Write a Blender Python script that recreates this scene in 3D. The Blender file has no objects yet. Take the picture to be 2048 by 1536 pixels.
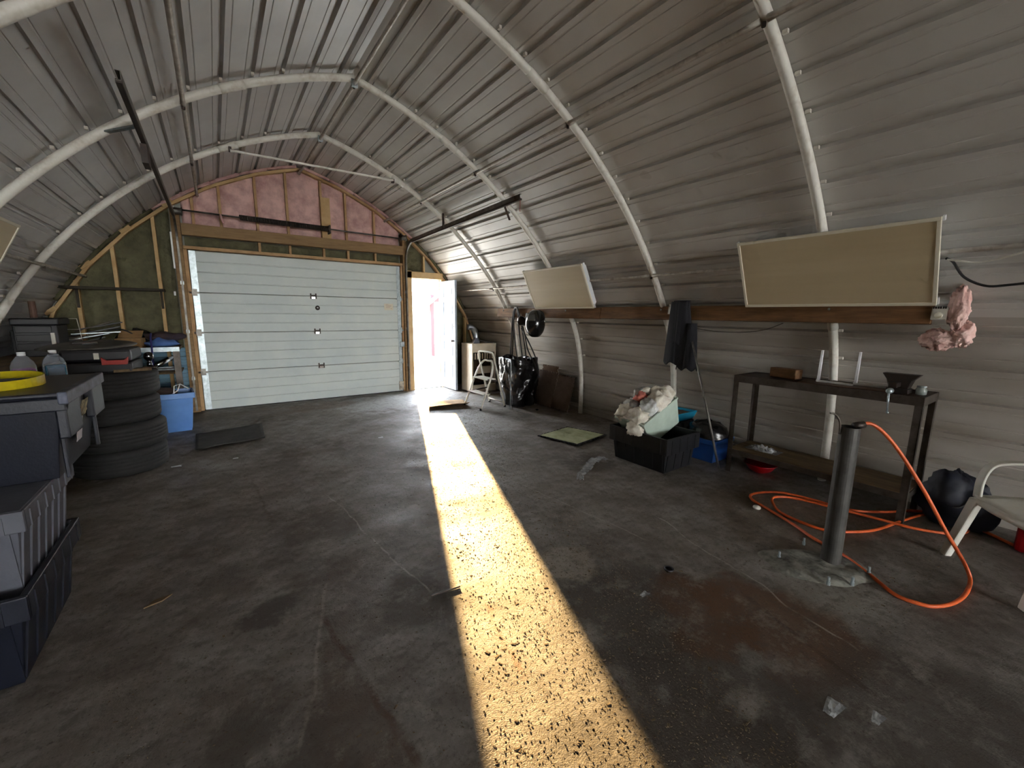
import bpy, bmesh, math, random
from mathutils import Vector, Matrix, noise

random.seed(7)
sc = bpy.context.scene
COL = sc.collection
PI = math.pi

# ------------------------------------------------------------------ camera
def make_camera():
    f = 832.63
    yaw, pitch, roll = (math.radians(a) for a in (35.2546, 9.4448, 0.6306))
    cy, sy, cp, sp = math.cos(yaw), math.sin(yaw), math.cos(pitch), math.sin(pitch)
    w = Vector((sy * cp, cy * cp, -sp)); r0 = Vector((cy, -sy, 0)); u0 = r0.cross(w)
    r = math.cos(roll) * r0 + math.sin(roll) * u0
    u = -math.sin(roll) * r0 + math.cos(roll) * u0
    m = Matrix(((r.x, u.x, -w.x, 0), (r.y, u.y, -w.y, 0), (r.z, u.z, -w.z, 1.52), (0, 0, 0, 1)))
    cam = bpy.data.cameras.new('camera'); cam.sensor_fit = 'HORIZONTAL'; cam.sensor_width = 36
    cam.lens = f / 2048 * 36; cam.clip_start = 0.02; cam.clip_end = 500
    o = bpy.data.objects.new('camera', cam); o.matrix_world = m; COL.objects.link(o); sc.camera = o
make_camera()

# ------------------------------------------------------------------ light
SUN_AZ, SUN_EL = math.radians(20.2), math.radians(12.5)      # azimuth from +y towards +x
world = bpy.data.worlds.new('world'); sc.world = world; world.use_nodes = True
nt = world.node_tree; nt.nodes.clear()
out = nt.nodes.new('ShaderNodeOutputWorld'); bg = nt.nodes.new('ShaderNodeBackground')
# bright hazy sky: a little bluer overhead, whiter at the horizon
tc_ = nt.nodes.new('ShaderNodeTexCoord'); sp_ = nt.nodes.new('ShaderNodeSeparateXYZ'); rp_ = nt.nodes.new('ShaderNodeValToRGB')
rp_.color_ramp.elements[0].position = 0.0; rp_.color_ramp.elements[0].color = (1.0, .99, .96, 1)
rp_.color_ramp.elements[1].position = .7; rp_.color_ramp.elements[1].color = (.74, .85, 1.0, 1)
nt.links.new(tc_.outputs['Generated'], sp_.inputs[0]); nt.links.new(sp_.outputs['Z'], rp_.inputs[0])
SKY_STRENGTH = 14
bg.inputs[1].default_value = SKY_STRENGTH
nt.links.new(rp_.outputs[0], bg.inputs[0]); nt.links.new(bg.outputs[0], out.inputs[0])

sl = bpy.data.lights.new('sun', 'SUN'); sl.energy = 15.5; sl.color = (1.0, 0.65, 0.275); sl.angle = math.radians(0.6)
so = bpy.data.objects.new('sun', sl); COL.objects.link(so)
d = Vector((-math.sin(SUN_AZ) * math.cos(SUN_EL), -math.cos(SUN_AZ) * math.cos(SUN_EL), -math.sin(SUN_EL)))
so.rotation_euler = d.to_track_quat('-Z', 'Y').to_euler(); so.location = (8, 20, 8)

vs = sc.view_settings
vs.view_transform = 'Standard'; vs.look = 'None'; vs.gamma = 1; vs.use_curve_mapping = False
vs.exposure = 1.25
cy = sc.cycles; cy.use_light_tree = False
cy.max_bounces = 4; cy.diffuse_bounces = 4; cy.glossy_bounces = 2; cy.transmission_bounces = 3; cy.transparent_max_bounces = 4
cy.use_adaptive_sampling = True; cy.adaptive_threshold = .08; cy.adaptive_min_samples = 16
cy.sample_clamp_indirect = 6; cy.use_denoising = True; cy.caustics_reflective = False; cy.caustics_refractive = False

# ------------------------------------------------------------------ helpers
def lin(c):
    c = c.lstrip('#'); v = [int(c[i:i + 2], 16) / 255 for i in (0, 2, 4)]
    return tuple(x / 12.92 if x <= .04045 else ((x + .055) / 1.055) ** 2.4 for x in v)

MATS = {}
def mat(name, col, rough=.6, metal=0.0, col2=None, scale=6, mix=.5, bump=0, bscale=40, spec=.5, alpha=None, trans=0,
        stretch=None, rough2=None, coat=0):
    if name in MATS: return MATS[name]
    m = bpy.data.materials.new(name); m.use_nodes = True; MATS[name] = m
    t = m.node_tree; b = t.nodes['Principled BSDF']; L = t.links
    c1 = lin(col); b.inputs['Base Color'].default_value = (*c1, 1)
    b.inputs['Roughness'].default_value = rough; b.inputs['Metallic'].default_value = metal
    b.inputs['Specular IOR Level'].default_value = spec
    b.inputs['Transmission Weight'].default_value = trans
    b.inputs['Coat Weight'].default_value = coat
    if alpha is not None: b.inputs['Alpha'].default_value = alpha
    tc = t.nodes.new('ShaderNodeTexCoord'); src = tc.outputs['Object']
    if stretch:
        mp = t.nodes.new('ShaderNodeMapping'); mp.inputs['Scale'].default_value = stretch
        L.new(src, mp.inputs[0]); src = mp.outputs[0]
    if col2 or rough2 is not None:
        n = t.nodes.new('ShaderNodeTexNoise'); n.inputs['Scale'].default_value = scale; n.inputs['Detail'].default_value = 3
        n.inputs['Roughness'].default_value = .65
        L.new(src, n.inputs[0])
        r = t.nodes.new('ShaderNodeValToRGB'); r.color_ramp.elements[0].position = max(0, mix - .18); r.color_ramp.elements[1].position = min(1, mix + .18)
        L.new(n.outputs[0], r.inputs[0])
        if col2:
            r.color_ramp.elements[0].color = (*c1, 1); r.color_ramp.elements[1].color = (*lin(col2), 1)
            L.new(r.outputs[0], b.inputs['Base Color'])
        if rough2 is not None:
            mr = t.nodes.new('ShaderNodeMapRange'); mr.inputs[1].default_value = .3; mr.inputs[2].default_value = .7
            mr.inputs[3].default_value = rough; mr.inputs[4].default_value = rough2
            L.new(n.outputs[0], mr.inputs[0]); L.new(mr.outputs[0], b.inputs['Roughness'])
    if bump:
        n2 = t.nodes.new('ShaderNodeTexNoise'); n2.inputs['Scale'].default_value = bscale; n2.inputs['Detail'].default_value = 2
        L.new(src, n2.inputs[0])
        bp = t.nodes.new('ShaderNodeBump'); bp.inputs['Strength'].default_value = bump; bp.inputs['Distance'].default_value = .01
        L.new(n2.outputs[0], bp.inputs['Height']); L.new(bp.outputs[0], b.inputs['Normal'])
    return m

def smooth_path(pts, k=6, closed=False):
    P = [Vector(p) for p in pts]; n = len(P); out = []
    rng = range(n) if closed else range(n - 1)
    for i in rng:
        if closed: p0, p1, p2, p3 = P[i - 1], P[i], P[(i + 1) % n], P[(i + 2) % n]
        else: p0, p1, p2, p3 = P[max(i - 1, 0)], P[i], P[i + 1], P[min(i + 2, n - 1)]
        for j in range(k):
            t = j / k
            out.append(.5 * ((2 * p1) + (-p0 + p2) * t + (2 * p0 - 5 * p1 + 4 * p2 - p3) * t * t + (-p0 + 3 * p1 - 3 * p2 + p3) * t ** 3))
    if not closed: out.append(P[-1])
    return out

def rot(rx=0, ry=0, rz=0):
    return Matrix.Rotation(math.radians(rz), 3, 'Z') @ Matrix.Rotation(math.radians(ry), 3, 'Y') @ Matrix.Rotation(math.radians(rx), 3, 'X')

class MB:
    def __init__(s): s.v = []; s.f = []
    def add(s, vs, fs):
        o = len(s.v); s.v += [Vector(v) for v in vs]; s.f += [tuple(i + o for i in f) for f in fs]; return s
    def box(s, x0, x1, y0, y1, z0, z1):
        return s.add([(x, y, z) for x in (x0, x1) for y in (y0, y1) for z in (z0, z1)],
                     [(0, 1, 3, 2), (4, 6, 7, 5), (0, 4, 5, 1), (2, 3, 7, 6), (0, 2, 6, 4), (1, 5, 7, 3)])
    def obox(s, c, size, R=None):
        R = R or Matrix.Identity(3); c = Vector(c); h = Vector(size) / 2
        return s.add([c + R @ Vector((x * h.x, y * h.y, z * h.z)) for x in (-1, 1) for y in (-1, 1) for z in (-1, 1)],
                     [(0, 1, 3, 2), (4, 6, 7, 5), (0, 4, 5, 1), (2, 3, 7, 6), (0, 2, 6, 4), (1, 5, 7, 3)])
    def bar(s, p, q, w, h, up=(0, 0, 1)):
        p, q = Vector(p), Vector(q); a = (q - p); l = a.length; a.normalize()
        u = Vector(up); sd = a.cross(u)
        if sd.length < 1e-4: sd = a.cross(Vector((1, 0, 0)))
        sd.normalize(); u = sd.cross(a)
        R = Matrix((sd, a, u)).transposed()
        return s.obox((p + q) / 2, (w, l, h), R)
    def tube(s, pts, r, n=8, closed=False, cap=True):
        P = [Vector(p) for p in pts]; m = len(P); rings = []
        rr = r if isinstance(r, (list, tuple)) else [r] * m
        up = None; vs = []; fs = []
        for i in range(m):
            a = (P[(i + 1) % m] - P[i - 1]) if closed else (P[min(i + 1, m - 1)] - P[max(i - 1, 0)])
            if a.length < 1e-9: a = Vector((0, 0, 1))
            a.normalize()
            if up is None: up = a.orthogonal().normalized()
            up = (up - a * up.dot(a))
            up = up.normalized() if up.length > 1e-6 else a.orthogonal().normalized()
            sd = a.cross(up)
            for j in range(n):
                t = 2 * PI * j / n; vs.append(P[i] + (up * math.cos(t) + sd * math.sin(t)) * rr[i])
        for i in range(m if closed else m - 1):
            for j in range(n):
                k = (i + 1) % m
                fs.append((i * n + j, i * n + (j + 1) % n, k * n + (j + 1) % n, k * n + j))
        if cap and not closed:
            fs.append(tuple(range(n - 1, -1, -1))); fs.append(tuple((m - 1) * n + j for j in range(n)))
        return s.add(vs, fs)
    def lathe(s, prof, c=(0, 0, 0), n=20, R=None, cap=True):
        R = R or Matrix.Identity(3); c = Vector(c); vs = []; fs = []; m = len(prof)
        for r, z in prof:
            for j in range(n):
                t = 2 * PI * j / n; vs.append(c + R @ Vector((r * math.cos(t), r * math.sin(t), z)))
        for i in range(m - 1):
            for j in range(n): fs.append((i * n + j, i * n + (j + 1) % n, (i + 1) * n + (j + 1) % n, (i + 1) * n + j))
        if cap:
            if prof[0][0] > 1e-5: fs.append(tuple(range(n - 1, -1, -1)))
            if prof[-1][0] > 1e-5: fs.append(tuple((m - 1) * n + j for j in range(n)))
        return s.add(vs, fs)
    def prism(s, poly, d0, d1, fn=None):
        """polygon of 2-D points pushed from d0 to d1; fn maps (a, b, d) to a point"""
        fn = fn or (lambda a, b, d: (a, b, d)); n = len(poly)
        vs = [fn(a, b, d0) for a, b in poly] + [fn(a, b, d1) for a, b in poly]
        fs = [tuple(range(n - 1, -1, -1)), tuple(range(n, 2 * n))] + [(i, (i + 1) % n, n + (i + 1) % n, n + i) for i in range(n)]
        return s.add(vs, fs)
    def grid(s, fn, nu, nv, wrap=False):
        vs = [fn(i / nu, j / nv) for i in range(nu + 1) for j in range(nv + 1)]
        fs = [(i * (nv + 1) + j, (i + 1) * (nv + 1) + j, (i + 1) * (nv + 1) + j + 1, i * (nv + 1) + j + 1) for i in range(nu) for j in range(nv)]
        return s.add(vs, fs)
    def build(s, name, material, parent=None, smooth=False, bev=0, solid=0, sub=0, world=False, weld=False):
        vs = s.v
        if world and parent is not None:
            inv = full_matrix(parent).inverted(); vs = [inv @ v for v in vs]
        me = bpy.data.meshes.new(name); me.from_pydata([tuple(v) for v in vs], [], s.f)
        bm = bmesh.new(); bm.from_mesh(me)
        if weld: bmesh.ops.remove_doubles(bm, verts=bm.verts, dist=1e-5)
        bmesh.ops.recalc_face_normals(bm, faces=bm.faces); bm.to_mesh(me); bm.free()
        if material is not None: me.materials.append(material)
        if smooth:
            for p in me.polygons: p.use_smooth = True
        o = bpy.data.objects.new(name, me); COL.objects.link(o)
        if parent is not None: o.parent = parent
        if solid:
            md = o.modifiers.new('solid', 'SOLIDIFY'); md.thickness = solid; md.offset = 0
        if sub:
            md = o.modifiers.new('sub', 'SUBSURF'); md.levels = sub; md.render_levels = sub
        if bev:
            md = o.modifiers.new('bevel', 'BEVEL'); md.width = bev; md.segments = 2; md.limit_method = 'ANGLE'; md.angle_limit = math.radians(40)
        return o

def full_matrix(o):
    m = o.matrix_basis.copy()
    return full_matrix(o.parent) @ m if o.parent else m

def tag(o, label, cat, group=None):
    o['label'] = label; o['category'] = cat
    if group: o['group'] = group
    return o
def thing(name, label, cat, loc=(0, 0, 0), rz=0, group=None):
    o = bpy.data.objects.new(name, None); o.empty_display_size = .1; COL.objects.link(o)
    o.location = loc; o.rotation_euler = (0, 0, math.radians(rz)); tag(o, label, cat, group); return o
def structure(name, label=None):
    o = bpy.data.objects.new(name, None); o.empty_display_size = .1; COL.objects.link(o); o['kind'] = 'structure'
    if label: o['label'] = label
    return o
def single(mb, name, material, label, cat, loc, group=None, **kw):
    """a thing that is one mesh, its origin at its base"""
    mb.v = [v - Vector(loc) for v in mb.v]
    o = mb.build(name, material, **kw); o.location = loc; return tag(o, label, cat, group)
def copy_part(o, parent, loc, r=None):
    c = o.copy(); COL.objects.link(c); c.parent = parent; c.location = loc
    if r: c.rotation_euler = r
    return c
def nz(*p): return noise.noise(Vector(p))

# ------------------------------------------------------------------ materials
M_SHEET = mat('painted_sheet_metal', '#cfccc6', .27, 0, col2='#c2beb7', scale=1.3, spec=.6, rough2=.46)
M_SHEETL = mat('painted_sheet_metal_side', '#cccac8', .36, 0, col2='#c2c0be', scale=1.7, spec=.6, rough2=.5)
M_WALLR = mat('brownish_sheet_metal', '#c3bfb7', .28, 0, col2='#a1988b', scale=1.1, spec=.6, rough2=.5, stretch=(1, .5, 2.2))  # slightly darker, browner sheet tone for the lowest sheets on the right
M_TUBE = mat('chalky_white_tube', '#e4e1d8', .5, 0, col2='#b5a896', scale=9, mix=.68, bump=.15)
M_PURLIN = mat('galvanised_purlin', '#c3bdb3', .45, .2, col2='#8d7f72', scale=14, mix=.62)
M_WOOD = mat('pine_framing', '#c4a276', .7, 0, col2='#a8845a', scale=5, stretch=(1, 1, 1), bump=.15, bscale=30)
M_WOODY = mat('pale_pine', '#d2b382', .7, 0, col2='#ba9765', scale=4, bump=.15)
M_BEAM = mat('old_beam', '#9c7f57', .75, 0, col2='#7f6343', scale=5, stretch=(.6, 4, 6), bump=.2)
M_PLANK = mat('rough_brown_plank', '#8a6440', .7, 0, col2='#61452a', scale=4, stretch=(6, .7, 6), bump=.3, bscale=25)
M_PINK = mat('pink_insulation', '#e3bcb6', .95, 0, col2='#b48c87', scale=5, mix=.55, bump=.9, bscale=22)
M_WOOL = mat('brown_mineral_wool', '#6d6a4f', .95, 0, col2='#4f4d39', scale=6, bump=.9, bscale=26)
M_DOORW = mat('weathered_white_steel', '#cfd6d2', .5, 0, col2='#c2cccc', scale=2.2, bump=.04, bscale=8)
M_GALV = mat('galvanised_steel', '#b9c4c8', .38, .6, col2='#8f9a9c', scale=18)
M_TRACK = mat('dull_track_steel', '#7d7a74', .45, .7, col2='#4e4a44', scale=8)
M_DARKST = mat('dark_steel', '#2c2826', .5, .5, col2='#40332b', scale=12)
M_BLACK = mat('black_plastic', '#131316', .45, 0, col2='#1d1d20', scale=9)
M_NAVY = mat('navy_plastic', '#0a0e1b', .38, 0, col2='#0f1524', scale=5, bump=.08, bscale=70)
M_GREYP = mat('grey_plastic', '#5b5d66', .45, 0, col2='#4d4f58', scale=6, bump=.08, bscale=70)
M_RUBBER = mat('tyre_rubber', '#1b1b1c', .75, 0, col2='#262524', scale=8, bump=.2, bscale=60)
M_WHITEP = mat('white_plastic', '#dedcd2', .45, 0, col2='#cfcbbd', scale=5)
M_WHITE = mat('white_paint', '#e9ebec', .4, 0, col2='#dcdfe2', scale=4)
M_FRAME = mat('cream_fixture_frame', '#e3dcc8', .4)
M_DIFF = mat('yellowed_diffuser', '#cdbd9b', .42, 0, col2='#c0ae8a', scale=.8, stretch=(1, .35, 6), spec=.5, bump=.1, bscale=120)
M_BLUE = mat('blue_plastic', '#5f92d6', .4, 0, col2='#4f82c8', scale=3)
M_DBLUE = mat('deep_blue_plastic', '#1f4f96', .4)
M_TURQ = mat('turquoise_plastic', '#1596c2', .35)
M_ORANGE = mat('orange_hose', '#e8682e', .45, 0, col2='#c9592a', scale=20)
M_RED = mat('red_plastic', '#b3121d', .4)
M_RUST = mat('rusty_steel', '#4a3524', .6, .5, col2='#2d211a', scale=7, bump=.25)
M_ANGLE = mat('bench_angle_steel', '#5d5751', .5, .6, col2='#3f352c', scale=8, bump=.1)
M_PLY = mat('dirty_plywood', '#7d6748', .75, 0, col2='#54432e', scale=4, stretch=(3, .6, 1), bump=.15)
M_FOAM = mat('brown_foam', '#6b594d', .9, 0, col2='#5a4b41', scale=8, bump=.2)
M_FOAMG = mat('dusty_green_foam', '#b4b78f', .95, 0, col2='#93976c', scale=7, bump=.35, bscale=50)
M_FOAMK = mat('black_foam_edge', '#1c1a17', .9)
M_CLOTH = mat('dark_navy_cloth', '#0b0c13', .9, 0, col2='#101018', scale=14, bump=.3, bscale=90)
M_BAG = mat('black_bin_liner', '#121114', .22, 0, col2='#1a171a', scale=9, bump=.6, bscale=13, spec=.7)
M_CHROME = mat('bright_chrome', '#dfe2e4', .12, 1)
M_DUCT = mat('duct_metal', '#b4bcc2', .3, .8, col2='#98a0a6', scale=10)
M_ENAM = mat('old_white_enamel', '#d8cfbe', .4, 0, col2='#c4b59c', scale=4)
M_CARD = mat('cardboard', '#b08d62', .9, 0, col2='#9c7a52', scale=10, bump=.1)
M_YELLOW = mat('yellow_plastic', '#d8c51c', .45, 0, col2='#bda914', scale=12)
M_CLEAR = mat('clear_plastic_film', '#dfe4e6', .25, 0, col2='#aab0b4', scale=25, alpha=.55)

# ------------------------------------------------------------------ vault profile
CX = 1.315
def _profile():
    pts = []
    for i in range(200):
        z = 3.857 - (3.857 - 1.5) * (i / 200) ** 1.0
        pts.append((max(0, -1.04 + math.sqrt(max(0, 21.773 - (z + .691) ** 2))), z))
    for i in range(121):
        z = 1.5 * (1 - i / 120); pts.append((3.34 - .0756 * z ** 3.057, z))
    return pts
PROF = _profile(); PROF[0] = (0.0, 3.8595)
_S = [0.0]
for a, b in zip(PROF, PROF[1:]): _S.append(_S[-1] + math.hypot(b[0] - a[0], b[1] - a[1]))
ARC = _S[-1]
def arch(s, off=0.0, side=1):
    """point at arc length s from the ridge; off > 0 is inward"""
    s = min(max(s, 0), ARC); lo, hi = 0, len(_S) - 1
    while hi - lo > 1:
        mid = (lo + hi) // 2
        if _S[mid] <= s: lo = mid
        else: hi = mid
    t = (s - _S[lo]) / max(1e-9, _S[hi] - _S[lo]); a, b = PROF[lo], PROF[hi]
    w = a[0] + (b[0] - a[0]) * t; z = a[1] + (b[1] - a[1]) * t
    i0, i1 = max(0, lo - 2), min(len(PROF) - 1, hi + 2)
    tx, tz = PROF[i1][0] - PROF[i0][0], PROF[i1][1] - PROF[i0][1]; l = math.hypot(tx, tz)
    nx, nzv = tz / l, -tx / l                     # inward normal (towards the axis and down)
    w2, z2 = w + nx * off, z + nzv * off
    return CX + side * w2, z2
def s_at_z(z):
    for i, p in enumerate(PROF):
        if p[1] <= z: return _S[i]
    return ARC
def half_w(z):
    z = min(max(z, 0), 3.856)
    return -1.04 + math.sqrt(21.773 - (z + .691) ** 2) if z >= 1.5 else 3.34 - .0756 * z ** 3.057
def arch_z(x):
    w = abs(x - CX)
    if w < 3.079: return -.691 + math.sqrt(max(0, 21.773 - (w + 1.04) ** 2))
    return max(0, (3.34 - w) / .0756) ** (1 / 3.057) if w < 3.34 else 0
Y_BACK, Y_END = -14.0, 8.02

# ------------------------------------------------------------------ floor and ground
def floor_material():
    m = bpy.data.materials.new('stained_concrete'); m.use_nodes = True
    t = m.node_tree; b = t.nodes['Principled BSDF']; L = t.links; N = t.nodes.new
    tc = N('ShaderNodeTexCoord'); P = tc.outputs['Object']
    def noi(scale, detail=6, rough=.6, vec=P):
        n = N('ShaderNodeTexNoise'); n.inputs['Scale'].default_value = scale; n.inputs['Detail'].default_value = detail
        n.inputs['Roughness'].default_value = rough; L.new(vec, n.inputs[0]); return n.outputs[0]
    def ramp(src, a, bb, ca=(0, 0, 0, 1), cb=(1, 1, 1, 1)):
        r = N('ShaderNodeValToRGB'); r.color_ramp.elements[0].position = a; r.color_ramp.elements[1].position = bb
        r.color_ramp.elements[0].color = ca; r.color_ramp.elements[1].color = cb; L.new(src, r.inputs[0]); return r.outputs[0]
    def mixc(fac, A, B):
        x = N('ShaderNodeMix'); x.data_type = 'RGBA'
        if isinstance(fac, float): x.inputs[0].default_value = fac
        else: L.new(fac, x.inputs[0])
        for sock, val in ((x.inputs[6], A), (x.inputs[7], B)):
            if isinstance(val, tuple): sock.default_value = val
            else: L.new(val, sock)
        return x.outputs[2]
    def math_(op, a, bb=None):
        x = N('ShaderNodeMath'); x.operation = op; x.use_clamp = False
        for i, v in enumerate((a, bb)):
            if v is None: continue
            if isinstance(v, (int, float)): x.inputs[i].default_value = v
            else: L.new(v, x.inputs[i])
        return x.outputs[0]
    NS = noi(2.6, 5, .65); NW = noi(1.7, 3, .6); NB = noi(9, 4, .6)
    c = lambda h: (*lin(h), 1)
    base = mixc(ramp(noi(.55, 5, .62), .36, .66), c('#776f66'), c('#57504a'))
    base = mixc(ramp(noi(3.2, 6, .7), .42, .68), base, c('#8d8983'))
    base = mixc(math_('MULTIPLY', ramp(noi(1.15, 4, .7), .55, .7), .8), base, c('#574736'))
    # stains with a place of their own: (x, y, rx, ry, colour, strength)
    for i, (x, y, rx, ry, col, st) in enumerate([
            (1.62, 1.15, .42, .75, '#4a443d', .85), (1.2, .55, .5, .55, '#4a433c', .8), (2.2, .75, .35, .45, '#5c4029', .8), (1.95, 1.0, .3, .3, '#5c4029', .7),
            (.78, 1.95, .22, .3, '#4c463f', .7), (3.04, 2.96, .28, .3, '#565049', .9), (1.66, 1.72, .2, .2, '#9a9184', .8),
            (.3, 1.25, .16, .7, '#4c3928', .55), (2.75, .75, .3, .3, '#9b978e', .55), (.12, 2.28, .16, .12, '#443c35', .8), (-.1, 1.2, .35, .5, '#4a443d', .6),
            (.5, 3.1, .35, .25, '#4a3f35', .5), (1.4, 4.2, .4, .8, '#6a625a', .6), (2.2, 7.0, .9, .7, '#b5b5b3', .55), (.9, 7.3, 1.0, .4, '#7b6353', .5),
            (.2, 7.2, .8, .35, '#6c655b', .6), (3.2, 4.9, .5, .6, '#a5a39e', .5), (3.4, 1.3, .5, .6, '#6b5c4b', .5), (2.0, .1, .6, .5, '#46403b', .6)]):
        mp = N('ShaderNodeVectorMath'); mp.operation = 'SUBTRACT'; L.new(P, mp.inputs[0]); mp.inputs[1].default_value = (x, y, 0)
        dv = N('ShaderNodeVectorMath'); dv.operation = 'DIVIDE'; L.new(mp.outputs[0], dv.inputs[0]); dv.inputs[1].default_value = (rx, ry, 1)
        ln = N('ShaderNodeVectorMath'); ln.operation = 'LENGTH'; L.new(dv.outputs[0], ln.inputs[0])
        dist = math_('ADD', ln.outputs['Value'], math_('MULTIPLY', math_('SUBTRACT', NS, .5), 2.2))
        base = mixc(math_('MULTIPLY', ramp(dist, .72, 1.12, (1, 1, 1, 1), (0, 0, 0, 1)), st), base, c(col))
    # scratches and cracks
    def scratch(x0, y0, x1, y1, wdt, col, st):
        nonlocal base
        nx_, ny_ = (y1 - y0), -(x1 - x0); l = math.hypot(nx_, ny_); nx_ /= l; ny_ /= l; tx, ty = -ny_, nx_
        dt = N('ShaderNodeVectorMath'); dt.operation = 'DOT_PRODUCT'; L.new(P, dt.inputs[0]); dt.inputs[1].default_value = (nx_, ny_, 0)
        dd = math_('ABSOLUTE', math_('ADD', math_('SUBTRACT', dt.outputs['Value'], nx_ * x0 + ny_ * y0), math_('MULTIPLY', math_('SUBTRACT', NW, .5), .16)))
        d2 = N('ShaderNodeVectorMath'); d2.operation = 'DOT_PRODUCT'; L.new(P, d2.inputs[0]); d2.inputs[1].default_value = (tx, ty, 0)
        tt = math_('ABSOLUTE', math_('SUBTRACT', d2.outputs['Value'], tx * (x0 + x1) / 2 + ty * (y0 + y1) / 2))
        k = math_('MULTIPLY', ramp(dd, wdt * .4, wdt, (1, 1, 1, 1), (0, 0, 0, 1)), ramp(tt, l / 2 - .08, l / 2, (1, 1, 1, 1), (0, 0, 0, 1)))
        k = math_('MULTIPLY', k, math_('MULTIPLY', ramp(NB, .3, .55), st)); base = mixc(k, base, c(col))
    for a in [(.64, 3.67, .83, 1.93, .008, '#b5afa5', .6), (.31, 2.15, .45, 1.1, .02, '#4e3625', .8), (2.66, 1.87, 2.3, .45, .008, '#b9b3a9', .6),
              (.41, 2.38, .1, 1.4, .010, '#a59e93', .5), (2.12, 3.0, 2.3, 1.6, .008, '#b0aaa0', .5), (1.05, 1.75, .93, 1.2, .022, '#7c4a22', .8),
              (.14, 4.4, .21, 3.28, .014, '#4e3f32', .6), (3.1, 3.0, 2.4, 3.6, .008, '#b0aaa0', .45), (2.3, 1.0, 2.05, .3, .02, '#3c2d20', .7)]: scratch(*a)
    base = mixc(math_('MULTIPLY', ramp(noi(13, 4, .75), .5, .62), .55), base, c('#4f473f'))
    base = mixc(math_('MULTIPLY', ramp(noi(5.3, 6, .8), .52, .68), .5), base, c('#a39e96'))
    # fine grit
    base = mixc(math_('MULTIPLY', ramp(noi(55, 3, .7), .3, .42, (1, 1, 1, 1), (0, 0, 0, 1)), .75), base, c('#3a3128'))
    L.new(base, b.inputs['Base Color'])
    mr = N('ShaderNodeMapRange'); L.new(NW, mr.inputs[0]); mr.inputs[1].default_value = .3; mr.inputs[2].default_value = .7; mr.inputs[3].default_value = .42; mr.inputs[4].default_value = .8
    L.new(mr.outputs[0], b.inputs['Roughness']); b.inputs['Specular IOR Level'].default_value = .45
    h = math_('ADD', math_('MULTIPLY', noi(150, 2, .7), .45), math_('MULTIPLY', noi(38, 3, .65), .6))
    bp = N('ShaderNodeBump'); bp.inputs['Strength'].default_value = .8; bp.inputs['Distance'].default_value = .0045; L.new(h, bp.inputs['Height']); L.new(bp.outputs[0], b.inputs['Normal'])
    return m

o = MB().grid(lambda u, v: (-2.2 + 7.0 * u, Y_BACK + (Y_END - Y_BACK + .03) * v, 0), 14, 36).build('floor', floor_material())
o['kind'] = 'structure'; o['label'] = 'stained grey concrete floor of the arched workshop'
M_GRAVEL = mat('pale_gravel', '#c9c2b6', .95, 0, col2='#b3ab9d', scale=3, bump=.3, bscale=12)
o = MB().add([(-60, Y_END, -.03), (80, Y_END, -.03), (80, 120, -.03), (-60, 120, -.03)], [(0, 1, 2, 3)]).build('ground', M_GRAVEL); o['kind'] = 'structure'
o['label'] = 'pale sunlit gravel yard outside the open door'

# ------------------------------------------------------------------ corrugated sheets of the vault
ceiling = structure('ceiling', 'ribbed grey metal sheets of the arched roof')
wall_right = structure('wall_right', 'ribbed grey metal sheets of the arched wall behind the workbench')
wall_left = structure('wall_left', 'ribbed grey metal sheets of the arched wall behind the tote stack')
NSH = 7; PITCH = ARC / (NSH * 3)
UNIT = [(0, 0), (.22, 0), (.235, .005), (.265, .005), (.28, 0), (.41, 0), (.44, .034), (.56, .034), (.59, 0), (.72, 0), (.735, .005), (.765, .005), (.78, 0)]
YS = [Y_BACK + (Y_END - Y_BACK) * i / 44 for i in range(45)]
for side in (1, -1):
    for k in range(NSH):
        prof = [((k * 3 + j + u) * PITCH, dd) for j in range(3) for u, dd in UNIT] + [((k + 1) * 3 * PITCH, 0)]
        m = MB(); vs = []
        for y in YS:
            for s_, dd in prof:
                x, z = arch(s_, -dd + .006 * min(1, s_) * nz(s_ * 1.3, y * .8, side * 5), side); vs.append((x, y, max(z, -.01)))
        n = len(prof)
        m.add(vs, [(i * n + j, (i + 1) * n + j, (i + 1) * n + j + 1, i * n + j + 1) for i in range(len(YS) - 1) for j in range(n - 1)])
        par = ceiling if k < 4 else (wall_right if side > 0 else wall_left)
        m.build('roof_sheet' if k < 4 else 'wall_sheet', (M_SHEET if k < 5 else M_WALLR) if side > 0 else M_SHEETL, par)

# the unseen rear end, behind the viewer, is left open to let sky light in
o = MB().add([(-60, -90, -.03), (80, -90, -.03), (80, Y_BACK, -.03), (-60, Y_BACK, -.03)], [(0, 1, 2, 3)]).build('ground', M_GRAVEL); o['kind'] = 'structure'
o['label'] = 'gravel yard behind the open rear end'
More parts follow.
